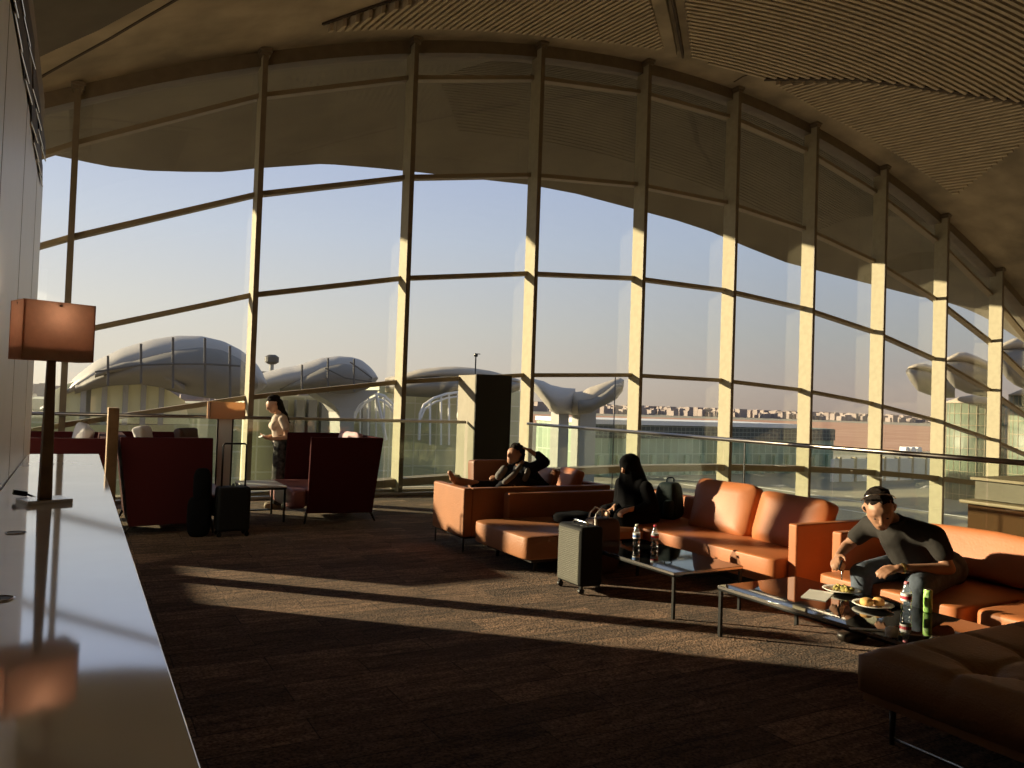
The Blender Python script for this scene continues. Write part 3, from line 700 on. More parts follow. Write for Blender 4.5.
# ------------------------------------------------------------------ burgundy loveseats
def loveseat(label, x_front, x_back, y0, y1, top=1.07):
    """high-sided loveseat; faces towards x_front"""
    s = 1 if x_back > x_front else -1
    t = thing('burgundy_loveseat', label, 'sofa', ((x_front+x_back)/2, (y0+y1)/2, 0), 'burgundy high sided loveseats')
    fl = .12*s; xb = x_back
    side = [(x_front, .13), (xb-fl, .11), (xb, top), (x_front+.02*s, top)]
    for a, b in ((y0, y0+.05), (y1-.05, y1)): MB().prism(side, 'y', a, b).build('side_panel', M['burg'], t, bevel=.01)
    back = [(xb-fl-.06*s, .12), (xb-fl, .12), (xb, top), (xb-.07*s, top)]
    MB().prism(back, 'y', y0+.05, y1-.05).build('backrest', M['burg'], t)
    x_a, x_b = sorted((x_front-.2*s, xb-.2*s))
    rbox(x_a, x_b, y0+.06, y1-.06, .2, .43, .16).build('seat', M['burgseat'], t, smooth=True)
    xa_, xc_ = sorted((x_front-.2*s, x_front-.004*s))
    rbox(xa_, xc_, y0, y1, .17, .435, .3).build('seat_front', M['burgseat'], t, smooth=True)
    for x, y, dx in ((x_front, y0+.03, -.02*s), (xb-fl*1.2, y0+.03, .07*s), (x_front, y1-.05, -.02*s), (xb-fl*1.2, y1-.05, .07*s)):
        MB().tube([(x, y, .14), (x+dx, y, 0)], [.02, .011], 8).build('leg', M['leg'], t, smooth=True)
    return t
loveseat('burgundy loveseat facing left beside the standing woman', 2.54, 3.5, 9.65, 10.95)
loveseat('wide burgundy loveseat right of the oak post', 1.38, .42, 9.3, 10.7)
loveseat('burgundy loveseat cut off by the left wall', -.68, .31, 9.05, 10.45)
def scatter(label, c, size, rot, m, k):
    o = pillow('scatter_pillow', m, None, c, size, rot, seedk=k); tag(o, label, 'pillow', 'scatter pillows on the burgundy loveseats'); return o
scatter('pink striped pillow showing above the loveseat beside the standing woman', (3.2, 10.2, .92), (.16, .8, .42), (0, R(14), 0), M['cushion'], 1)
scatter('white and pink pillow showing left of the oak post', (.05, 9.85, .96), (.16, .44, .44), (R(10), R(14), R(12)), M['greyc'], 2)
scatter('pale pillow showing just right of the oak post', (.72, 10.1, .96), (.14, .4, .42), (0, R(-14), R(-20)), M['greyc'], 3)
scatter('dark brown round pillow at the right of the wide loveseat', (1.22, 10.4, .95), (.14, .34, .38), (0, R(-10), R(-50)), M['bagbrown'], 4)

# side table between the loveseats and the cream floor lamp
t = thing('side_table', 'small white topped side table in front of the standing woman', 'side table', (2.05, 10.1, 0))
MB().box(1.84, 2.33, 9.86, 10.6, .43, .45).build('top', M['wht'], t, bevel=.003)
MB().box(1.84, 2.33, 9.86, 10.6, .405, .43).build('frame', M['black'], t)
for x in (1.86, 2.31):
    for y in (9.88, 10.58): MB().box(x-.012, x+.012, y-.012, y+.012, 0, .41).build('leg', M['black'], t)
MB().box(1.86, 2.31, 10.57, 10.59, .05, .07).build('stretcher', M['black'], t)
t = thing('floor_lamp', 'floor lamp with a cream box shade behind the black suitcase', 'lamp', (1.75, 11.0, 0))
MB().box(1.56, 1.94, 10.88, 11.12, 0, .02).build('base', M['chrome'], t, bevel=.003)
MB().box(1.66, 1.85, 10.99, 11.01, .02, 1.24).build('frosted_panel', M['frost'], t)
for x in (1.655, 1.845): MB().box(x-.01, x+.01, 10.985, 11.015, .02, 1.26).build('upright', M['leg'], t)
mb = MB()
for a in ((1.53, 1.98, 10.86, 10.868), (1.53, 1.98, 11.132, 11.14), (1.53, 1.538, 10.86, 11.14), (1.972, 1.98, 10.86, 11.14)): mb.box(*a, 1.235, 1.46)
mb.build('shade', M['shadecream'], t)

# ------------------------------------------------------------------ people
def V3(p): return Vector(p)
def head(c, fwd, up, s=1.0, nose=True):
    """ellipsoids and chains for a head centred at c facing fwd"""
    f = Vector(fwd).normalized(); u = Vector(up).normalized(); u = (u-f*u.dot(f)).normalized(); r = u.cross(f).normalized(); c = Vector(c)
    P = lambda a, b, d: c+f*a*s+r*b*s+u*d*s
    ch = [[(*P(-.02, 0, .03), .088*s), (*P(.02, 0, .02), .08*s)], [(*P(.028, 0, -.02), .066*s), (*P(.045, 0, -.072), .046*s)], [(*P(.0, .037, -.035), .042*s), (*P(.045, .012, -.08), .032*s)], [(*P(.0, -.037, -.035), .042*s), (*P(.045, -.012, -.08), .032*s)],
          [(*P(.09, 0, .02), .012*s), (*P(.108, 0, -.022), .016*s)], [(*P(.085, .018, -.055), .012*s), (*P(.085, -.018, -.055), .012*s)],
          [(*P(.082, .035, .03), .012*s), (*P(.082, -.035, .03), .012*s)],
          [(*P(-.005, .083, -.005), .012*s), (*P(-.015, .088, .02), .016*s)], [(*P(-.005, -.083, -.005), .012*s), (*P(-.015, -.088, .02), .016*s)]]
    return ch, P
def hand(w, d, n, r=1.0, curl=.5, thumb=1):
    """palm + five bent fingers from wrist w along d, palm normal n"""
    w = Vector(w); d = Vector(d).normalized(); n = Vector(n); n = (n-d*n.dot(d)).normalized(); s = d.cross(n).normalized(); ch = []
    for k in range(4):
        off = s*(-.03+.02*k)*r; base = w+d*.085*r+off
        ch.append([(*(w+off*.5), .015*r), (*base, .012*r)])
        L = (.068, .078, .074, .058)[k]*r; a = curl*(.8+.15*k)
        p1 = base+(d*math.cos(a*.5)+n*math.sin(a*.5))*L*.5; p2 = p1+(d*math.cos(a*1.3)+n*math.sin(a*1.3))*L*.32; p3 = p2+(d*math.cos(a*2)+n*math.sin(a*2))*L*.25
        ch.append([(*base, .011*r), (*p1, .0095*r), (*p2, .009*r), (*p3, .0075*r)])
    b = w+d*.025*r+s*(-.032*thumb)*r; p1 = b+(d*.7-s*.6*thumb+n*.35)*.04*r; p2 = p1+(d*.85-s*.15*thumb+n*.45)*.034*r
    ch.append([(*b, .015*r), (*p1, .012*r), (*p2, .009*r)])
    return ch

# 1. seated man
mt = thing('person', 'man in dark polo and jeans seated on the orange sofa, eating over the table', 'person', (5.5, 3.55, 0))
hc = (4.91, 3.5, .925); hf = (-.62, -.58, -.5)
hch, HP = head(hc, hf, (-.35, -.1, 1), 1.1)
neck = [(5.10, 3.5, .82, .06), (4.96, 3.5, .89, .058)]
shL = (5.17, 3.27, .765); elL = (5.19, 3.17, .565); wrL = (4.86, 3.32, .56)
shR = (5.20, 3.78, .76); elR = (5.09, 3.90, .59); wrR = (4.85, 3.78, .555)
body = hch+[neck, [(*shL, .05), (*elL, .043)], [(*elL, .042), (*wrL, .028)], [(*shR, .05), (*elR, .043)], [(*elR, .042), (*wrR, .028)],
    [(5.2, 3.53, .72, .09), (5.54, 3.55, .5, .10)], [(5.5, 3.66, .5, .06), (4.9, 3.62, .47, .05), (4.88, 3.62, .16, .035), (4.88, 3.62, .06, .033)], [(5.5, 3.45, .5, .06), (4.88, 3.2, .46, .05), (4.87, 3.22, .16, .035), (4.87, 3.22, .06, .033)]]
body += hand(wrL, (-1, .2, -.12), (0, .35, -.9), 1.0, .55, 1)+hand(wrR, (-.85, -.4, -.2), (.1, -.5, -.8), 1.0, .8, -1)
flesh('body', M['skin'], body, parent=mt, vox=.0075, smooth=3)
flesh('shirt', M['polo'], [[(5.16, 3.53, .735, .135), (5.32, 3.54, .62, .165), (5.54, 3.55, .48, .165)], [(*shL, .085), (5.14, 3.52, .79, .095), (*shR, .083)], [(5.12, 3.5, .75, .10), (5.3, 3.5, .54, .15)],
    [(*shL, .085), (5.185, 3.21, .66, .07)], [(*shR, .078), (5.14, 3.85, .67, .068)], [(5.06, 3.5, .835, .068), (5.16, 3.52, .78, .09)]], parent=mt, vox=.013, smooth=5)
flesh('trousers', M['jean'], [[(5.62, 3.45, .48, .145), (5.6, 3.66, .48, .145)], [(5.55, 3.42, .47, .115), (4.9, 3.2, .455, .092)], [(4.9, 3.2, .455, .085), (4.88, 3.22, .14, .062)],
    [(5.55, 3.7, .47, .11), (4.9, 3.62, .46, .085)], [(4.9, 3.62, .46, .078), (4.89, 3.62, .14, .06)]], parent=mt, vox=.013, smooth=5)
f = Vector(hf).normalized()
flesh('hair', M['hair'], [[(*HP(-.05, 0, .045), .096), (*HP(-.015, 0, .06), .086)], [(*HP(-.055, 0, .0), .09), (*HP(-.05, 0, -.035), .07)], [(*HP(.0, 0, .095), .04), (*HP(-.02, .035, .085), .045), (*HP(-.02, -.035, .085), .045)], [(*HP(-.015, .062, .02), .036), (*HP(-.015, -.062, .02), .036)]], parent=mt, vox=.009, smooth=3)
for i in (1, -1):
    MB().blob(HP(.094, .036*i, .004), (.010, .02, .009), 1, nu=12, nv=8).build('eye', M['black'], mt, smooth=True)
MB().tube([HP(-.03, .1, .06), HP(.03, .085, .125), HP(.045, .05, .155), HP(.05, 0, .16), HP(.045, -.05, .155), HP(.03, -.085, .125), HP(-.03, -.1, .06)], .0035, 6).build('eyeglasses', M['chrome'], mt, smooth=True)
MB().tube([(5.0, 3.43, .835), (4.985, 3.49, .815), (5.0, 3.56, .835), (5.07, 3.585, .86), (5.12, 3.51, .885), (5.09, 3.42, .86), (5.0, 3.43, .835)], .013, 8).build('collar', M['polo'], mt, smooth=True)
MB().tube([(4.885, 3.31, .561), (4.905, 3.302, .562)], .034, 16).build('wristwatch', M['gold'], mt, smooth=True)
for x, y in ((4.87, 3.22), (4.88, 3.62)):
    MB().blob((x-.06, y, .045), (.28, .1, .09), .6, (0, 0, 0), 24, 12, lambda q: Vector((q.x, q.y, q.z*(1 if q.z < 0 else 1-.35*max(0, -q.x)/.14)))).build('shoe', M['leg'], mt, smooth=True)
tag(MB().obox((4.79, 3.70, .50), (.15, .012, .075), (.2, .35, .5)).build('smartphone', M['phone'], bevel=.004), 'dark phone tilted in the far hand of the seated man', 'phone')
fk = MB().tube([(4.80, 3.72, .55), (4.76, 3.68, .47), (4.745, 3.665, .42)], .0045, 6)
tag(fk.build('fork', M['chrome'], smooth=True), 'thin fork hanging from the far hand of the seated man', 'fork')

# 2. veiled woman seated in the sofa corner
wv = thing('person', 'woman in a black veil and robe seated at the sofa corner, looking down', 'person', (5.2, 6.6, 0))
hch, HP = head((5.06, 6.52, .965), (-.9, -.1, -.35), (0, 0, 1), .95)
wL, wR = (4.93, 6.32, .545), (4.93, 6.58, .53)
b = hch+[[(5.1, 6.53, .9, .05), (5.16, 6.55, .82, .06)], [(5.18, 6.56, .75, .10), (5.24, 6.6, .48, .11)], [(5.15, 6.36, .76, .045), (5.16, 6.28, .57, .04), (*wL, .026)], [(5.15, 6.72, .76, .045), (5.12, 6.74, .56, .04), (*wR, .026)]]
b += [[(5.3, 6.5, .48, .07), (4.94, 6.4, .45, .05), (4.94, 6.42, .12, .04), (4.86, 6.4, .05, .035)], [(5.3, 6.68, .48, .07), (4.92, 6.66, .45, .05), (4.94, 6.6, .12, .04), (4.86, 6.6, .05, .035)]]
b += hand(wL, (-1, .25, -.3), (.1, .3, -.9), .92, .8, 1)+hand(wR, (-1, -.15, -.3), (0, -.3, -.9), .92, .8, -1)
flesh('body', M['skin2'], b, parent=wv, vox=.0085, smooth=3)
flesh('robe', M['cloth'], [[(5.18, 6.56, .72, .16), (5.24, 6.6, .5, .18)], [(5.14, 6.33, .76, .075), (5.17, 6.26, .58, .075), (5.0, 6.3, .54, .05)], [(5.14, 6.74, .76, .075), (5.14, 6.76, .57, .075), (5.0, 6.6, .53, .05)],
    [(5.3, 6.5, .46, .15), (4.92, 6.4, .45, .11)], [(5.3, 6.68, .46, .15), (4.9, 6.66, .45, .11)], [(4.92, 6.4, .43, .11), (4.93, 6.42, .12, .12)], [(4.9, 6.66, .43, .11), (4.93, 6.6, .12, .12)]], parent=wv, vox=.015, smooth=6)
flesh('veil', M['cloth'], [[(*HP(-.03, 0, .02), .112), (*HP(.0, 0, .03), .1)], [(*HP(-.03, 0, -.02), .108), (5.14, 6.55, .78, .16), (5.18, 6.56, .6, .2), (5.2, 6.56, .5, .2)], [(*HP(.03, 0, -.06), .07), (*HP(.03, 0, -.13), .075), (5.1, 6.53, .76, .1)], [(5.14, 6.4, .77, .09), (5.14, 6.66, .77, .09)],
    [(*HP(.05, .0, .075), .05), (*HP(.02, 0, .09), .05)]], parent=wv, vox=.013, smooth=5)
tag(MB().obox((4.84, 6.45, .505), (.13, .07, .01), (.1, .3, .3)).build('smartphone', M['phone'], bevel=.003), 'phone held low by the veiled woman', 'phone')

# 3. reclining person on the tan box sofa
rp = thing('person', 'person in dark jacket reclining on the tan sofa with a hand behind the head', 'person', (4.6, 7.75, .45))
hch, HP = head((4.36, 7.72, .99), (-.88, -.3, .15), (.2, 0, 1), .95)
b = hch+[[(4.43, 7.72, .9, .052), (4.5, 7.74, .84, .06)], [(4.53, 7.74, .78, .11), (4.68, 7.78, .56, .11)],
    [(4.5, 7.58, .85, .045), (4.66, 7.52, .93, .038), (4.52, 7.66, 1.05, .026)], [(4.46, 7.92, .82, .045), (4.3, 7.95, .68, .04), (4.2, 7.8, .74, .028)],
    [(4.85, 7.8, .58, .06), (4.36, 7.87, .62, .05), (3.98, 7.82, .66, .035), (3.78, 7.8, .7, .034), (3.62, 7.78, .73, .03)], [(3.8, 7.8, .68, .036), (3.70, 7.78, .68, .03)], [(3.66, 7.78, .7, .035), (3.58, 7.76, .80, .026)]]
b += hand((4.52, 7.66, 1.05), (-.8, .25, .35), (-.2, .2, -.9), .9, .9, 1)+hand((4.2, 7.8, .74), (-.8, -.4, .1), (0, 0, -1), .9, .8, -1)
flesh('body', M['skin'], b, parent=rp, vox=.009, smooth=3)
flesh('jacket', M['navy'], [[(4.5, 7.74, .80, .13), (4.62, 7.76, .66, .145), (4.72, 7.78, .58, .14)], [(4.5, 7.58, .85, .07), (4.65, 7.52, .925, .06), (4.60, 7.60, 1.0, .05)], [(4.46, 7.92, .82, .07), (4.3, 7.95, .69, .06), (4.24, 7.86, .72, .05)]], parent=rp, vox=.013, smooth=5)
flesh('grey_scarf', M['greycl'], [[(4.36, 7.58, .88, .03), (4.26, 7.56, .78, .035), (4.18, 7.6, .70, .035)], [(4.46, 7.56, .84, .035), (4.4, 7.53, .74, .035)], [(4.2, 7.66, .84, .045), (4.15, 7.68, .76, .05)]], parent=rp, vox=.011, smooth=4)
flesh('trousers', M['navy'], [[(4.74, 7.7, .56, .13), (4.72, 7.86, .56, .13)], [(4.7, 7.66, .57, .1), (4.3, 7.62, .76, .075)], [(4.3, 7.62, .76, .075), (4.08, 7.66, .56, .055)], [(4.7, 7.9, .56, .1), (4.36, 7.88, .62, .07)], [(4.36, 7.86, .62, .07), (3.9, 7.82, .66, .045)]], parent=rp, vox=.013, smooth=5)
flesh('hair', M['hair'], [[(*HP(-.045, 0, .05), .092), (*HP(-.01, 0, .072), .078)], [(*HP(-.06, 0, 0), .085), (*HP(-.055, 0, -.04), .065)], [(*HP(.0, 0, .085), .045), (*HP(-.02, .05, .06), .045), (*HP(-.02, -.05, .06), .045)]], parent=rp, vox=.011, smooth=2)
for i in (1, -1): MB().blob(HP(.082, .031*i, .006), (.009, .016, .007), 1, nu=10, nv=6).build('eye', M['black'], rp, smooth=True)

# 4. standing woman
sw = thing('person', 'standing woman in cream blouse and printed trousers looking at her phone', 'person', (2.48, 11.15, 0))
hch, HP = head((2.40, 11.14, 1.44), (-.85, -.1, -.45), (-.3, 0, 1), .95)
b = hch+[[(2.455, 11.15, 1.36, .05), (2.5, 11.15, 1.29, .055)], [(2.52, 11.15, 1.18, .11), (2.53, 11.15, .98, .10)],
    [(2.5, 10.98, 1.24, .042), (2.57, 10.95, 1.0, .036), (2.36, 10.98, .97, .025)], [(2.5, 11.32, 1.24, .042), (2.55, 11.33, 1.02, .036), (2.36, 11.2, .99, .025)],
    [(2.54, 11.1, .9, .06), (2.53, 11.08, .15, .033), (2.49, 11.08, .05, .033)], [(2.54, 11.2, .95, .07), (2.54, 11.23, .15, .035), (2.5, 11.23, .05, .033)]]
b += hand((2.36, 10.98, .97), (-1, .25, .15), (0, .4, .9), .88, .6, -1)+hand((2.36, 11.2, .99), (-1, -.3, .1), (0, -.4, .9), .88, .6, 1)
flesh('body', M['skin2'], b, parent=sw, vox=.0085, smooth=3)
flesh('blouse', M['blouse'], [[(2.5, 11.15, 1.22, .12), (2.52, 11.15, 1.06, .125), (2.53, 11.15, .96, .12)], [(2.5, 10.99, 1.24, .062), (2.54, 10.96, 1.14, .06)], [(2.5, 11.31, 1.24, .062), (2.53, 11.33, 1.14, .06)], [(2.42, 11.1, 1.15, .065), (2.42, 11.2, 1.15, .065)]], parent=sw, vox=.012, smooth=4)
flesh('trousers', M['print'], [[(2.54, 11.09, .93, .125), (2.54, 11.21, .93, .125)], [(2.53, 11.07, .9, .12), (2.51, 11.07, .5, .11), (2.50, 11.08, .12, .095)], [(2.56, 11.22, .9, .12), (2.54, 11.23, .5, .1), (2.52, 11.23, .12, .085)]], parent=sw, vox=.013, smooth=5)
flesh('hair', M['hair'], [[(*HP(-.045, 0, .05), .09), (*HP(-.01, 0, .075), .07)], [(*HP(-.06, 0, .0), .08), (2.53, 11.14, 1.36, .045), (2.58, 11.13, 1.27, .035), (2.63, 11.12, 1.2, .012)]], parent=sw, vox=.01, smooth=2)
for i in (1, -1): MB().blob(HP(.082, .031*i, .006), (.009, .016, .007), 1, nu=10, nv=6).build('eye', M['black'], sw, smooth=True)
for x, y in ((2.44, 11.07), (2.48, 11.23)):
    MB().blob((x, y, .04), (.25, .09, .08), .6, nu=24, nv=12).build('shoe', M['shoe'], sw, smooth=True)
tag(MB().obox((2.245, 11.06, 1.005), (.075, .14, .009), (0, R(-28), 0)).build('smartphone', M['wht'], bevel=.003), 'pale phone held up by the standing woman', 'phone')

# ------------------------------------------------------------------ storefront block across the void, at the right
t = thing('concrete_kiosk', 'low concrete kiosk with brown glass front beyond the balustrade at right', 'kiosk', (10.5, 3.5, -1))
MB().box(9.0, 13, -2, 5.36, -5, .3).build('plinth', M['paint'], t)
MB().box(9.05, 12.9, -2, 5.32, .3, .6).build('window', mat('brown_glass', (.10, .05, .025), .12, coat=.5), t)
MB().box(8.97, 13, -2, 5.38, .61, .65).build('ledge', M['frame'], t, bevel=.01)
MB().box(9.15, 13, -2, 5.3, .66, .88).build('parapet', mat('grey_concrete', (.17, .15, .115), .85, var=.08, vscale=4), t)
MB().box(9.1, 13, -2, 5.33, .88, .91).build('coping', M['frame'], t)
for k in range(6): MB().box(9.0, 9.04, 4.6-k*1.0, 4.63-k*1.0, .3, .6).build('mullion', M['bronze'], t)

# ------------------------------------------------------------------ outside: airport
GZ = -9.0
mg = mat('apron_ground', (.34, .29, .21), .9, col2=(.26, .24, .17), vscale=.04)
struct('ground', MB().box(-500, 1500, YE+1.5, 2500, GZ-.5, GZ), mg)
tag(MB().box(225, 900, 150, 700, GZ, GZ+.06).build('red_field', mat('red_earth', (.42, .20, .115), .95, col2=(.52, .30, .19), vscale=.03)), 'wide red earth field beyond the apron, seen between the right fins', 'field')
tag(MB().box(70, 900, 113, 135, GZ, GZ+.05).build('taxiway', mat('asphalt', (.36, .32, .26), .9, col2=(.5, .44, .34), vscale=.1)), 'pale grey taxiway strip crossing before the red field', 'taxiway')
lnm = MB()
for k in range(9): lnm.box(18+6*k, 26+6*k, 40+5.5*k, 40.35+5.5*k, GZ, GZ+.03)
for k in range(7): lnm.box(30+9*k, 30.3+9*k, 45, 85, GZ, GZ+.03)
struct('ground_markings', lnm, M['paper'])
# distant city: nobody could count it; haze is mixed into the house colour
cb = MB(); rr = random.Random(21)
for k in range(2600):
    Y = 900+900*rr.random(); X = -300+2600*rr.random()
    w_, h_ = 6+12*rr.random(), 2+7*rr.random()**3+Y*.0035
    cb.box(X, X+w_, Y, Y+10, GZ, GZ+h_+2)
tag(cb.build('distant_city', mat('haze_toned_houses', (.29, .235, .215), .95, col2=(.37, .31, .285), vscale=.02)), 'haze-coloured houses of a distant city along the horizon', 'city', kind='stuff')
cb = MB()
for k in range(60):
    X = -700+60*k; cb.blob((X, 2300, GZ), (260+60*math.sin(k), 120, 26+9*math.sin(k*1.7)+6*math.cos(k*.9)), 1, nu=14, nv=8)
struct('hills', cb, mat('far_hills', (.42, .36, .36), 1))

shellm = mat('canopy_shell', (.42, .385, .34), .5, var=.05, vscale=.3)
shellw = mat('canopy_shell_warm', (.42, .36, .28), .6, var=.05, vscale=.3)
underm = mat('canopy_underside_shade', (.22, .20, .17), .7, var=.1, vscale=.3)  # darker copy of the shell colour carries the shade under the canopies
linem = mat('canopy_line', (.10, .09, .08), .5)
colm = mat('grey_pier', (.38, .37, .34), .7)
def interp(P, x):
    if x <= P[0][0]: return P[0][1]
    for (a, ya), (b, yb) in zip(P, P[1:]):
        if a <= x <= b: return ya+(yb-ya)*(x-a)/(b-a)
    return P[-1][1]
def lens(top, bot, Y, depth, n=48, dy=0):
    """a lofted shell body: outline top/bottom at distance Y, real depth, elliptical section"""
    x0_, x1_ = top[0][0], top[-1][0]; rings = []; K = 18; vs = []; fs = []
    for i in range(n+1):
        x = x0_+(x1_-x0_)*i/n; a = at(x, interp(top, x), Y); b = at(x, interp(bot, x), Y)
        c = (a+b)/2; h = max((a.z-b.z)/2, .02); dd = depth*(.25+.75*math.sin(PI*min(max(i/n, .02), .98))**.6); rx = c.x/c.y
        for k in range(K):
            th = 2*PI*k/K; vs.append((c.x+rx*(dy+dd*math.sin(th)), c.y+dy+dd*math.sin(th), c.z+h*math.cos(th)))
    for i in range(n):
        for k in range(K): k2 = (k+1) % K; fs.append((i*K+k, i*K+k2, (i+1)*K+k2, (i+1)*K+k))
    fs += [tuple(range(K)), tuple(range(n*K, n*K+K))[::-1]]
    return MB().add(vs, fs)
def roofshell(top, under, Y, depth, n=48, back=1.0):
    """thin curved roof: front rim between outlines top and under, sweeping back and falling"""
    x0_, x1_ = top[0][0], top[-1][0]; K = 10; vs = []; fs = []
    for i in range(n+1):
        x = x0_+(x1_-x0_)*i/n; a = at(x, interp(top, x), Y); b = at(x, interp(under, x), Y)
        for k in range(K+1):
            s = k/K; vs.append((a.x, a.y-1.5*math.sin(PI*s)+0, a.z+(b.z-a.z)*s))
        for k in range(K+1):
            s = 1-k/K; vs.append((a.x, a.y+depth*(.35+.65*math.sin(PI*i/n)), a.z-.8-(a.z-b.z)*.3*s))
    m_ = 2*(K+1)
    for i in range(n):
        for k in range(m_): k2 = (k+1) % m_; fs.append((i*m_+k, i*m_+k2, (i+1)*m_+k2, (i+1)*m_+k))
    fs += [tuple(range(m_)), tuple(range(n*m_, n*m_+m_))[::-1]]
    return MB().add(vs, fs)
def px_tube(mb, pts, Y, r): mb.tube([at(x, y, Y) for x, y in pts], r, 6)

# S1: big vaulted canopy at left
Y1 = 46
t = thing('vaulted_canopy', 'largest grey vaulted terminal canopy, seen right of the brown lamp shade', 'terminal roof', (at(160, 390, Y1).x, Y1, GZ), 'terminal roof canopies outside')
top1 = [(40, 408), (58, 397), (75, 376), (95, 361), (120, 349), (150, 340), (175, 336), (200, 336), (222, 341), (240, 350), (255, 362), (263, 374), (267, 384)]
bot1 = [(40, 409), (58, 400), (75, 395), (95, 389), (115, 385), (140, 384), (160, 386), (180, 391), (200, 396), (220, 399), (240, 399), (255, 394), (263, 390), (267, 385)]
lens(top1, bot1, Y1, 5.0).build('shell', shellm, t, smooth=True)
band = [(75, 383), (95, 372), (120, 362), (150, 354), (175, 348), (200, 346), (222, 350), (240, 359), (252, 369), (258, 380)]
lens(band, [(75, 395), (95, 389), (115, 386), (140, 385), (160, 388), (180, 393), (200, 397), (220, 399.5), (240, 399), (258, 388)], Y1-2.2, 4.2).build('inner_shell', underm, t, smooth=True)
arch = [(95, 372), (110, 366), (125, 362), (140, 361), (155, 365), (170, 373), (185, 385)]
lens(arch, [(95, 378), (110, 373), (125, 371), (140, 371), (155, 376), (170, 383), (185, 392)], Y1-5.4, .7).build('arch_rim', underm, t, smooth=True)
lm = MB()
for x in (108, 141, 173, 205, 230): px_tube(lm, [(x, interp(top1, x)+1), (x, (interp(top1, x)+interp(bot1, x))/2), (x, interp(bot1, x)-1)], Y1-6.6, .06)
px_tube(lm, [(95, 372), (141, 365), (173, 364), (205, 364), (240, 366)], Y1-6.7, .05)
lm.build('seam_lines', linem, t)
gy = gridmat('sun_toned_arch_glazing', (.85, .82, .50), (.25, .24, .19), 3.2, 2.2, .1, .7, col2=(.9, .86, .56))  # bright yellow panes carry the sunlight coming through from behind
poly = [(at(x, y, Y1-3).x, at(x, y, Y1-3).z) for x, y in ((45, 425), (45, 396), (60, 387), (75, 381), (90, 378), (110, 375), (130, 377), (150, 383), (170, 391), (185, 401), (190, 425))]
MB().prism(poly, 'y', Y1-3, Y1-2.5).build('arched_window', gy, t)
lm = MB()
for x in (62, 82, 103, 124, 142, 160): 
    a = at(x, 425, Y1-3.2); b = at(x, interp([(45, 396), (60, 387), (90, 378), (110, 375), (130, 377), (150, 383), (170, 391), (185, 401)], x), Y1-3.2); lm.box(a.x-.12, a.x+.12, a.y-.2, a.y, a.z, b.z)
lm.build('window_pier', colm, t)
greeny = gridmat('green_curtain_wall', (.44, .45, .27), (.62, .61, .46), 2.6, 1.7, .06, .5, col2=(.56, .55, .36))
greeny2 = gridmat('pale_curtain_wall', (.58, .56, .36), (.75, .73, .56), 1.9, 2.1, .07, .5, col2=(.68, .66, .45))
a = at(20, 404, 47); b = at(262, 404, 47)
struct_w = thing('terminal_block', 'low green glazed terminal wall under the largest canopy', 'building', ((a.x+b.x)/2, 55, GZ), 'terminal buildings outside')
MB().box(a.x, b.x, 53, 64, GZ, at(150, 402, 53).z).build('glazed_wall', greeny, struct_w)

# S2
Y2 = 60
t = thing('mushroom_canopy', 'grey whale shaped canopy on a flared pier, right of the largest one', 'terminal roof', (at(340, 380, Y2).x, Y2, GZ), 'terminal roof canopies outside')
top2 = [(225, 385), (245, 378), (265, 372), (281, 368), (295, 366), (309, 361.5), (320, 358), (337, 356), (351, 357), (361, 360), (370, 367), (376, 374), (378, 378)]
bot2 = [(225, 398), (245, 397), (265, 395), (295, 393), (320, 393), (345, 395), (361, 392), (370, 388), (376, 382), (378, 379)]
lens(top2, bot2, Y2, 5).build('shell', shellm, t, smooth=True)
band = [(280, 385), (295, 378), (309, 371), (325, 365), (340, 363), (355, 365), (365, 370), (372, 377)]
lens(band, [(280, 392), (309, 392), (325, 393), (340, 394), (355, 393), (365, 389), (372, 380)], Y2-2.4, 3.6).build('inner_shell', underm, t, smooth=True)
lm = MB()
for x in (302, 328, 354): px_tube(lm, [(x, interp(top2, x)+1), (x, interp(bot2, x)-1)], Y2-6.2, .07)
px_tube(lm, [(325, 368), (345, 378), (372, 382)], Y2-6.2, .05); px_tube(lm, [(350, 362), (372, 378)], Y2-6.2, .05)
lm.build('seam_lines', linem, t)
pr = [(at(x, y, Y2).x, at(x, y, Y2).z) for x, y in ((306, 390), (318, 398), (328, 404), (334, 412), (335, 480), (348, 480), (348, 412), (353, 404), (363, 397), (374, 390))]
MB().prism(pr, 'y', Y2-1.5, Y2+1.5).build('flared_pier', colm, t)
gw = thing('terminal_block', 'pale gridded glass terminal wall behind the standing woman', 'building', (at(320, 400, 68).x, 68, GZ), 'terminal buildings outside')
a = at(250, 398, 66); b = at(398, 398, 66); MB().box(a.x, b.x, 66, 80, GZ, at(320, 396, 66).z).build('glazed_wall', greeny2, gw)
lm = MB()
for x in (283, 300, 312, 325, 366): p_ = at(x, 400, 65.4); q_ = at(x, 480, 65.4); lm.box(p_.x-.35, p_.x+.35, 65, 65.8, GZ, p_.z)
lm.build('wall_piers', colm, gw)
a_ = [(352, 420), (356, 408), (364, 398), (374, 393), (384, 396), (392, 404), (397, 414)]
lm = MB(); px_tube(lm, a_, 63.5, .16); px_tube(lm, [(x, y+5) for x, y in a_], 63.5, .14)
for x in (360, 368, 376, 384): px_tube(lm, [(x, interp(a_, x)), (x, 440)], 63.5, .09)
px_tube(lm, [(376, 395), (386, 440)], 63, .16)
lm.build('arch_frame', M['wht'], gw)

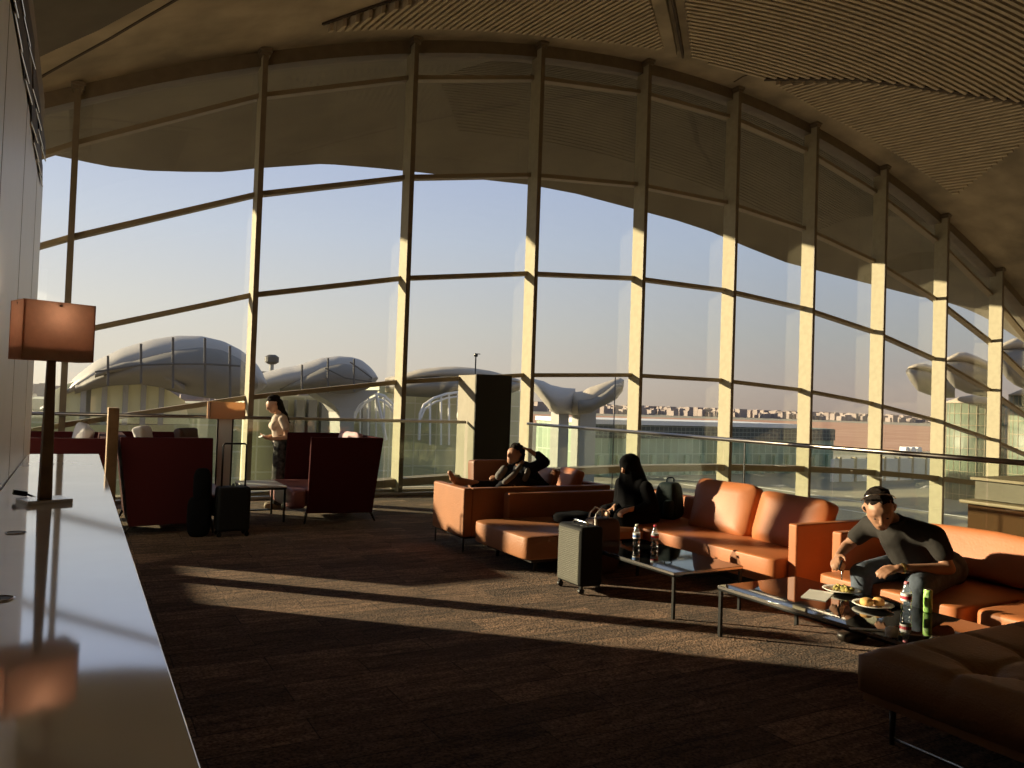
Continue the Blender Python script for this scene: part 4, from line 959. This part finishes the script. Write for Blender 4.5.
# S3
Y3 = 72
t = thing('shallow_canopy', 'shallow arched roof just above the dark column', 'terminal roof', (at(455, 375, Y3).x, Y3, GZ), 'terminal roof canopies outside')
top3 = [(385, 378), (402, 374), (420, 369.5), (440, 367.5), (455, 367), (470, 368), (490, 371), (505, 375), (520, 380)]
bot3 = [(385, 384), (402, 384), (440, 383), (470, 384), (505, 386), (520, 384)]
lens(top3, bot3, Y3, 6).build('shell', shellw, t, smooth=True)
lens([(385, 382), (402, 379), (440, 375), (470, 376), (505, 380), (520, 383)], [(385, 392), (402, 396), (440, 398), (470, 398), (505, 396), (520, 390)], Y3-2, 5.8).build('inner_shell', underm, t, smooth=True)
gw = thing('terminal_block', 'green glass terminal wall with a pale arch between two left fins', 'building', (at(455, 400, 74).x, 74, GZ), 'terminal buildings outside')
a = at(396, 390, 74); b = at(545, 390, 74); MB().box(a.x, b.x, 79, 90, GZ, at(455, 388, 79).z).build('glazed_wall', greeny, gw)
lm = MB(); a_ = [(419, 440), (420, 414), (424, 405), (434, 398), (446, 394), (460, 392), (475, 396), (488, 408)]
px_tube(lm, a_, 64, .13); px_tube(lm, [(x+1, y+4) for x, y in a_[1:]], 64, .09)
for x in (430, 441, 449, 458, 470): px_tube(lm, [(x, interp(a_[1:], x)), (x, 445)], 64, .1)
lm.build('arch_frame', M['wht'], gw)

# S4 butterfly
Y4 = 88
t = thing('butterfly_canopy', 'butterfly shaped roof canopy on a double pier left of the low building', 'terminal roof', (at(575, 400, Y4).x, Y4, GZ), 'terminal roof canopies outside')
topb = [(522, 376), (534, 379), (543, 381), (551, 385), (562, 387.5), (575, 388.5)]
botb = [(522, 384), (534, 391), (540, 398), (551, 411), (556, 414), (575, 415)]
lens(topb, botb, Y4, 6).build('left_wing', shellm, t, smooth=True)
topc = [(570, 389), (576, 392), (583, 391), (589, 387.5), (601, 383.5), (614, 379), (620, 377.8), (624, 380)]
botc = [(570, 415), (578, 415), (592, 413), (598, 408.6), (607, 404.7), (617, 399), (623, 391), (624, 385)]
lens(topc, botc, Y4, 6).build('right_wing', shellw, t, smooth=True)
lens([(578, 399), (592, 397), (604, 391), (614, 384), (623, 384)], [(578, 414), (592, 412.5), (604, 405.5), (614, 400), (623, 388)], Y4-3.4, 4).build('inner_shell', underm, t, smooth=True)
for xa_, xb_ in ((555, 565), (576, 592)):
    a = at(xa_, 412, Y4); b = at(xb_, 412, Y4); MB().box(a.x, b.x, Y4-1, Y4+1, GZ, a.z+1).build('pier', colm, t)

# low building with the white roof edge
Y5 = 96
t = thing('low_terminal', 'long low green glass building with a bright white roof edge', 'building', (at(700, 430, Y5).x, Y5, GZ), 'terminal buildings outside')
a = at(592, 417, Y5); b = at(834, 427, Y5); zr = at(720, 423.5, Y5).z
gl = gridmat('teal_curtain_wall', (.24, .32, .22), (.50, .60, .45), 1.5, 3.4, .07, .5, col2=(.40, .48, .34))
MB().box(a.x, b.x, Y5, Y5+16, GZ, zr-.5).build('glazed_wall', gl, t)
MB().box(a.x-.3, at(798, 425, Y5).x, Y5-.6, Y5+16, zr-.5, zr+.2).build('white_roof', M['wht'], t)
MB().box(a.x, b.x, Y5-.3, Y5, zr-2.6, zr-.6).build('roof_truss_band', gridmat('truss_band', (.07, .08, .07), (.25, .27, .22), .9, .7, .05, .6), t)
lm = MB()
for k in range(16): x = a.x+(b.x-a.x)*(k+.5)/16; lm.box(x-.4, x+.4, Y5-.5, Y5-.05, GZ+.2, GZ+3.2)
lm.build('door_bay', mat('pale_green_bay', (.42, .52, .36), .4), t)

# S5 petals at right over a glass drum
def petal(label, top, bot, Y, dp, warm=True):
    t = thing('petal_canopy', label, 'terminal roof', (at(top[2][0], bot[2][1], Y).x, Y, GZ), 'terminal roof canopies outside')
    cap = [(x, y) for x, y in top]; low = [(x, y+.34*(interp(bot, x)-y)) for x, y in top]
    lens(cap, low, Y, dp).build('shell', shellw, t, smooth=True)
    lens([(x, y+.2*(interp(bot, x)-y)) for x, y in top], bot, Y-1.2, dp*.8).build('underside', underm, t, smooth=True)
    return t
petal('leftmost of the three pale petal canopies at the right', [(906, 371), (909, 366.5), (917, 364), (925, 364), (934, 367), (945, 373), (955, 382)], [(906, 373), (909, 379), (913, 385), (918, 391), (929, 395), (945, 398), (955, 398)], 62, 3)
petal('middle pale petal canopy between the two rightmost fins', [(942, 364), (947, 358), (958, 353), (966, 353), (977, 357), (988, 362), (998, 370)], [(942, 372), (947, 378), (950, 383), (955, 388), (966, 393), (984, 397), (998, 398)], 55, 3)
petal('rightmost pale petal canopy cut by the frame', [(994, 352), (1001, 345), (1007, 342), (1015, 339), (1024, 338), (1050, 344), (1070, 356)], [(994, 362), (1001, 371), (1007, 379), (1015, 385), (1024, 389), (1050, 392), (1070, 388)], 49, 3)
def drum(label, px, Y, r, pytop):
    c_ = at(px, 400, Y); zt = at(px, pytop, Y-r*.7).z
    t = thing('glass_drum', label, 'building', (c_.x, Y, GZ), 'terminal buildings outside')
    MB().lathe([(r, GZ), (r, zt)], (c_.x, Y, 0), 48).build('glazed_wall', drumm, t, smooth=True)
    MB().lathe([(r+.1, zt-.15), (r+.1, zt), (r*.6, zt+.7), (.05, zt+1.1)], (c_.x, Y, 0), 48).build('drum_roof', shellw, t, smooth=True)
    lm = MB()
    for k in range(9):
        z = GZ+.8+(zt-GZ-.8)*k/8; lm.tube([(c_.x+(r+.04)*math.cos(2*PI*q/40), Y+(r+.04)*math.sin(2*PI*q/40), z) for q in range(41)], .035, 5)
    for k in range(24): th = 2*PI*k/24; lm.tube([(c_.x+(r+.04)*math.cos(th), Y+(r+.04)*math.sin(th), GZ), (c_.x+(r+.04)*math.cos(th), Y+(r+.04)*math.sin(th), zt)], .03, 5)
    lm.build('grid_frame', M['paint'], t)
drumm = mat('drum_glass', (.15, .19, .13), .5, var=.15, vscale=.6)
drum('curved green glass drum with pale grid lines between the two rightmost fins', 977, 60, 3.5, 402)
drum('curved green glass drum with pale grid lines right of the last fin', 1040, 52, 3.2, 394)
a = at(834, 458, 82); b = at(944, 470, 82)
t = thing('boundary_wall', 'low pale stone wall on the apron beyond the low green building', 'wall', ((a.x+b.x)/2, 82, GZ))
MB().box(a.x, b.x, 82, 82.6, GZ, at(860, 459, 82).z).build('body', M['paper'], t)
for k in range(8):
    x = a.x+1.5+(b.x-a.x-3)*k/7; MB().box(x-.25, x+.25, 81.9, 82.7, GZ, at(860, 457, 82).z).build('pier', M['paint'], t)
# forecourt walls and posts near the glass foot, seen through the lowest panes
tt = thing('forecourt_canopy_rail', 'row of pale posts on a low roof just outside, right of the dark column', 'railing', (12, 24, -5))
f = MB(); f.box(6, 17, 24, 24.3, -4.9, -4.75).build('rail', M['paint'], tt)
for k in range(9): MB().box(6.5+k*1.2, 6.56+k*1.2, 24.1, 24.18, -4.8, -1.4).build('post', M['wht'], tt)
MB().box(6, 17, 24, 24.3, -1.45, -1.3).build('rail', M['paint'], tt)
# masts and vehicles
def mast(label, x, y0, y1, Y, r, head_, grp='masts outside the windows'):
    a = at(x, y0, Y); b = at(x, y1, Y); t = thing('light_mast', label, 'mast', (b.x, Y, GZ), grp)
    MB().tube([(b.x, Y, GZ), (b.x, Y, a.z)], r, 8).build('pole', M['black'], t, smooth=True)
    s = head_; MB().blob((b.x, Y, a.z), (s, s*.8, s*.9), .7, nu=14, nv=8).box(b.x-s*.2, b.x+s*1.1, Y-s*.2, Y+s*.2, a.z+s*.2, a.z+s*.4).build('lamp_head', M['black'], t, smooth=False)
mast('thin dark mast rising behind the top left of the dark column', 475, 355, 380, 34, .035, .2)
mast('thin grey mast crossing the right wing of the butterfly canopy', 614, 377, 420, 80, .06, .1)
a = at(272, 357, 220); t = thing('control_tower', 'tiny control tower on the skyline between two fins', 'tower', (a.x, 220, GZ))
MB().tube([(a.x, 220, GZ), (a.x, 220, a.z)], .6, 8).build('shaft', colm, t); MB().lathe([(1, 0), (1.9, .6), (1.9, 2), (1, 2.6)], (a.x, 220, a.z-2), 16).build('cab', linem, t)
MB().box(a.x-4.5, a.x+4.5, 219.5, 220.5, a.z-4.5, a.z-4.1).build('crossbar', linem, t)
for k, (x, lb) in enumerate(((905, 'leftmost'), (911, 'middle'), (917, 'rightmost'))):
    a = at(x, 442, 140); t = thing('white_van', lb+' of the three tiny white vans on the taxiway edge', 'van', (a.x, 140, GZ), 'white vans parked on the apron')
    MB().prism([(a.x-1, GZ+.3), (a.x+1, GZ+.3), (a.x+1, GZ+1.2), (a.x+.6, GZ+2), (a.x-1, GZ+2)], 'y', 139, 141).build('body', M['wht'], t)
    for dx in (-.6, .6): MB().tube([(a.x+dx, 138.95, GZ+.35), (a.x+dx, 141.05, GZ+.35)], .35, 10).build('wheel', M['black'], t)

# ------------------------------------------------------------------ sky, sun, camera
W_ = bpy.data.worlds.new('World'); S.world = W_; W_.use_nodes = True; nt = W_.node_tree; nt.nodes.clear()
out = nt.nodes.new('ShaderNodeOutputWorld'); bg = nt.nodes.new('ShaderNodeBackground')
tc = nt.nodes.new('ShaderNodeTexCoord'); sp = nt.nodes.new('ShaderNodeSeparateXYZ'); nm = nt.nodes.new('ShaderNodeVectorMath'); nm.operation = 'NORMALIZE'
nt.links.new(tc.outputs['Generated'], nm.inputs[0]); nt.links.new(nm.outputs[0], sp.inputs[0])
def lin(c): return tuple(((v/255)/12.92 if v/255 <= .04045 else ((v/255+.055)/1.055)**2.4) for v in c)
def ramp(stops):
    r_ = nt.nodes.new('ShaderNodeValToRGB'); e = r_.color_ramp.elements
    while len(e) < len(stops): e.new(.5)
    for k, (p, c) in enumerate(stops): e[k].position = p; e[k].color = (*lin(c), 1)
    return r_
far = ramp([(0.0, (176, 158, 148)), (.03, (182, 168, 160)), (.09, (178, 178, 178)), (.2, (173, 185, 206)), (.34, (162, 180, 222)), (.6, (140, 152, 178)), (1, (130, 138, 155))])
near = ramp([(0.0, (248, 232, 206)), (.04, (246, 236, 220)), (.1, (240, 236, 230)), (.2, (220, 226, 240)), (.34, (186, 199, 234)), (.6, (150, 160, 185)), (1, (130, 138, 155))])
nt.links.new(sp.outputs['Z'], far.inputs[0]); nt.links.new(sp.outputs['Z'], near.inputs[0])
SUN = Vector((-1, .90, .33)).normalized()
dt = nt.nodes.new('ShaderNodeVectorMath'); dt.operation = 'DOT_PRODUCT'; dt.inputs[1].default_value = (-.6, .8, 0); nt.links.new(nm.outputs[0], dt.inputs[0])
mr = nt.nodes.new('ShaderNodeMapRange'); mr.inputs['From Min'].default_value = .05; mr.inputs['From Max'].default_value = .93; nt.links.new(dt.outputs['Value'], mr.inputs['Value'])
mx = nt.nodes.new('ShaderNodeMix'); mx.data_type = 'RGBA'; nt.links.new(mr.outputs[0], mx.inputs[0]); nt.links.new(far.outputs[0], mx.inputs[6]); nt.links.new(near.outputs[0], mx.inputs[7])
nt.links.new(mx.outputs[2], bg.inputs['Color']); bg.inputs['Strength'].default_value = 1.05
nt.links.new(bg.outputs[0], out.inputs[0])
sd = bpy.data.lights.new('sun', 'SUN'); sd.energy = 11.5; sd.color = (1, .83, .55); sd.angle = R(.9)
so = bpy.data.objects.new('sun', sd); so.rotation_euler = SUN.to_track_quat('Z', 'Y').to_euler(); COL.objects.link(so)

cd = bpy.data.cameras.new('camera'); cd.sensor_width = 36; cd.sensor_fit = 'HORIZONTAL'; cd.lens = 36*F_PX/1024; cd.clip_end = 6000; cd.clip_start = .02
co = bpy.data.objects.new('camera', cd); m3 = Matrix((Rv, Uv, -Fv)).transposed(); co.matrix_world = Matrix.Translation((0, 0, CAM_H))@m3.to_4x4(); COL.objects.link(co)
S.camera = co
S.view_settings.view_transform = 'Standard'; S.view_settings.look = 'None'; S.view_settings.gamma = 1; S.view_settings.exposure = 0
S.view_settings.use_curve_mapping = False
cy = S.cycles; cy.use_denoising = True; cy.max_bounces = 8; cy.transparent_max_bounces = 24; cy.diffuse_bounces = 4; cy.glossy_bounces = 4
cy.caustics_reflective = False; cy.caustics_refractive = False; cy.sample_clamp_indirect = 6
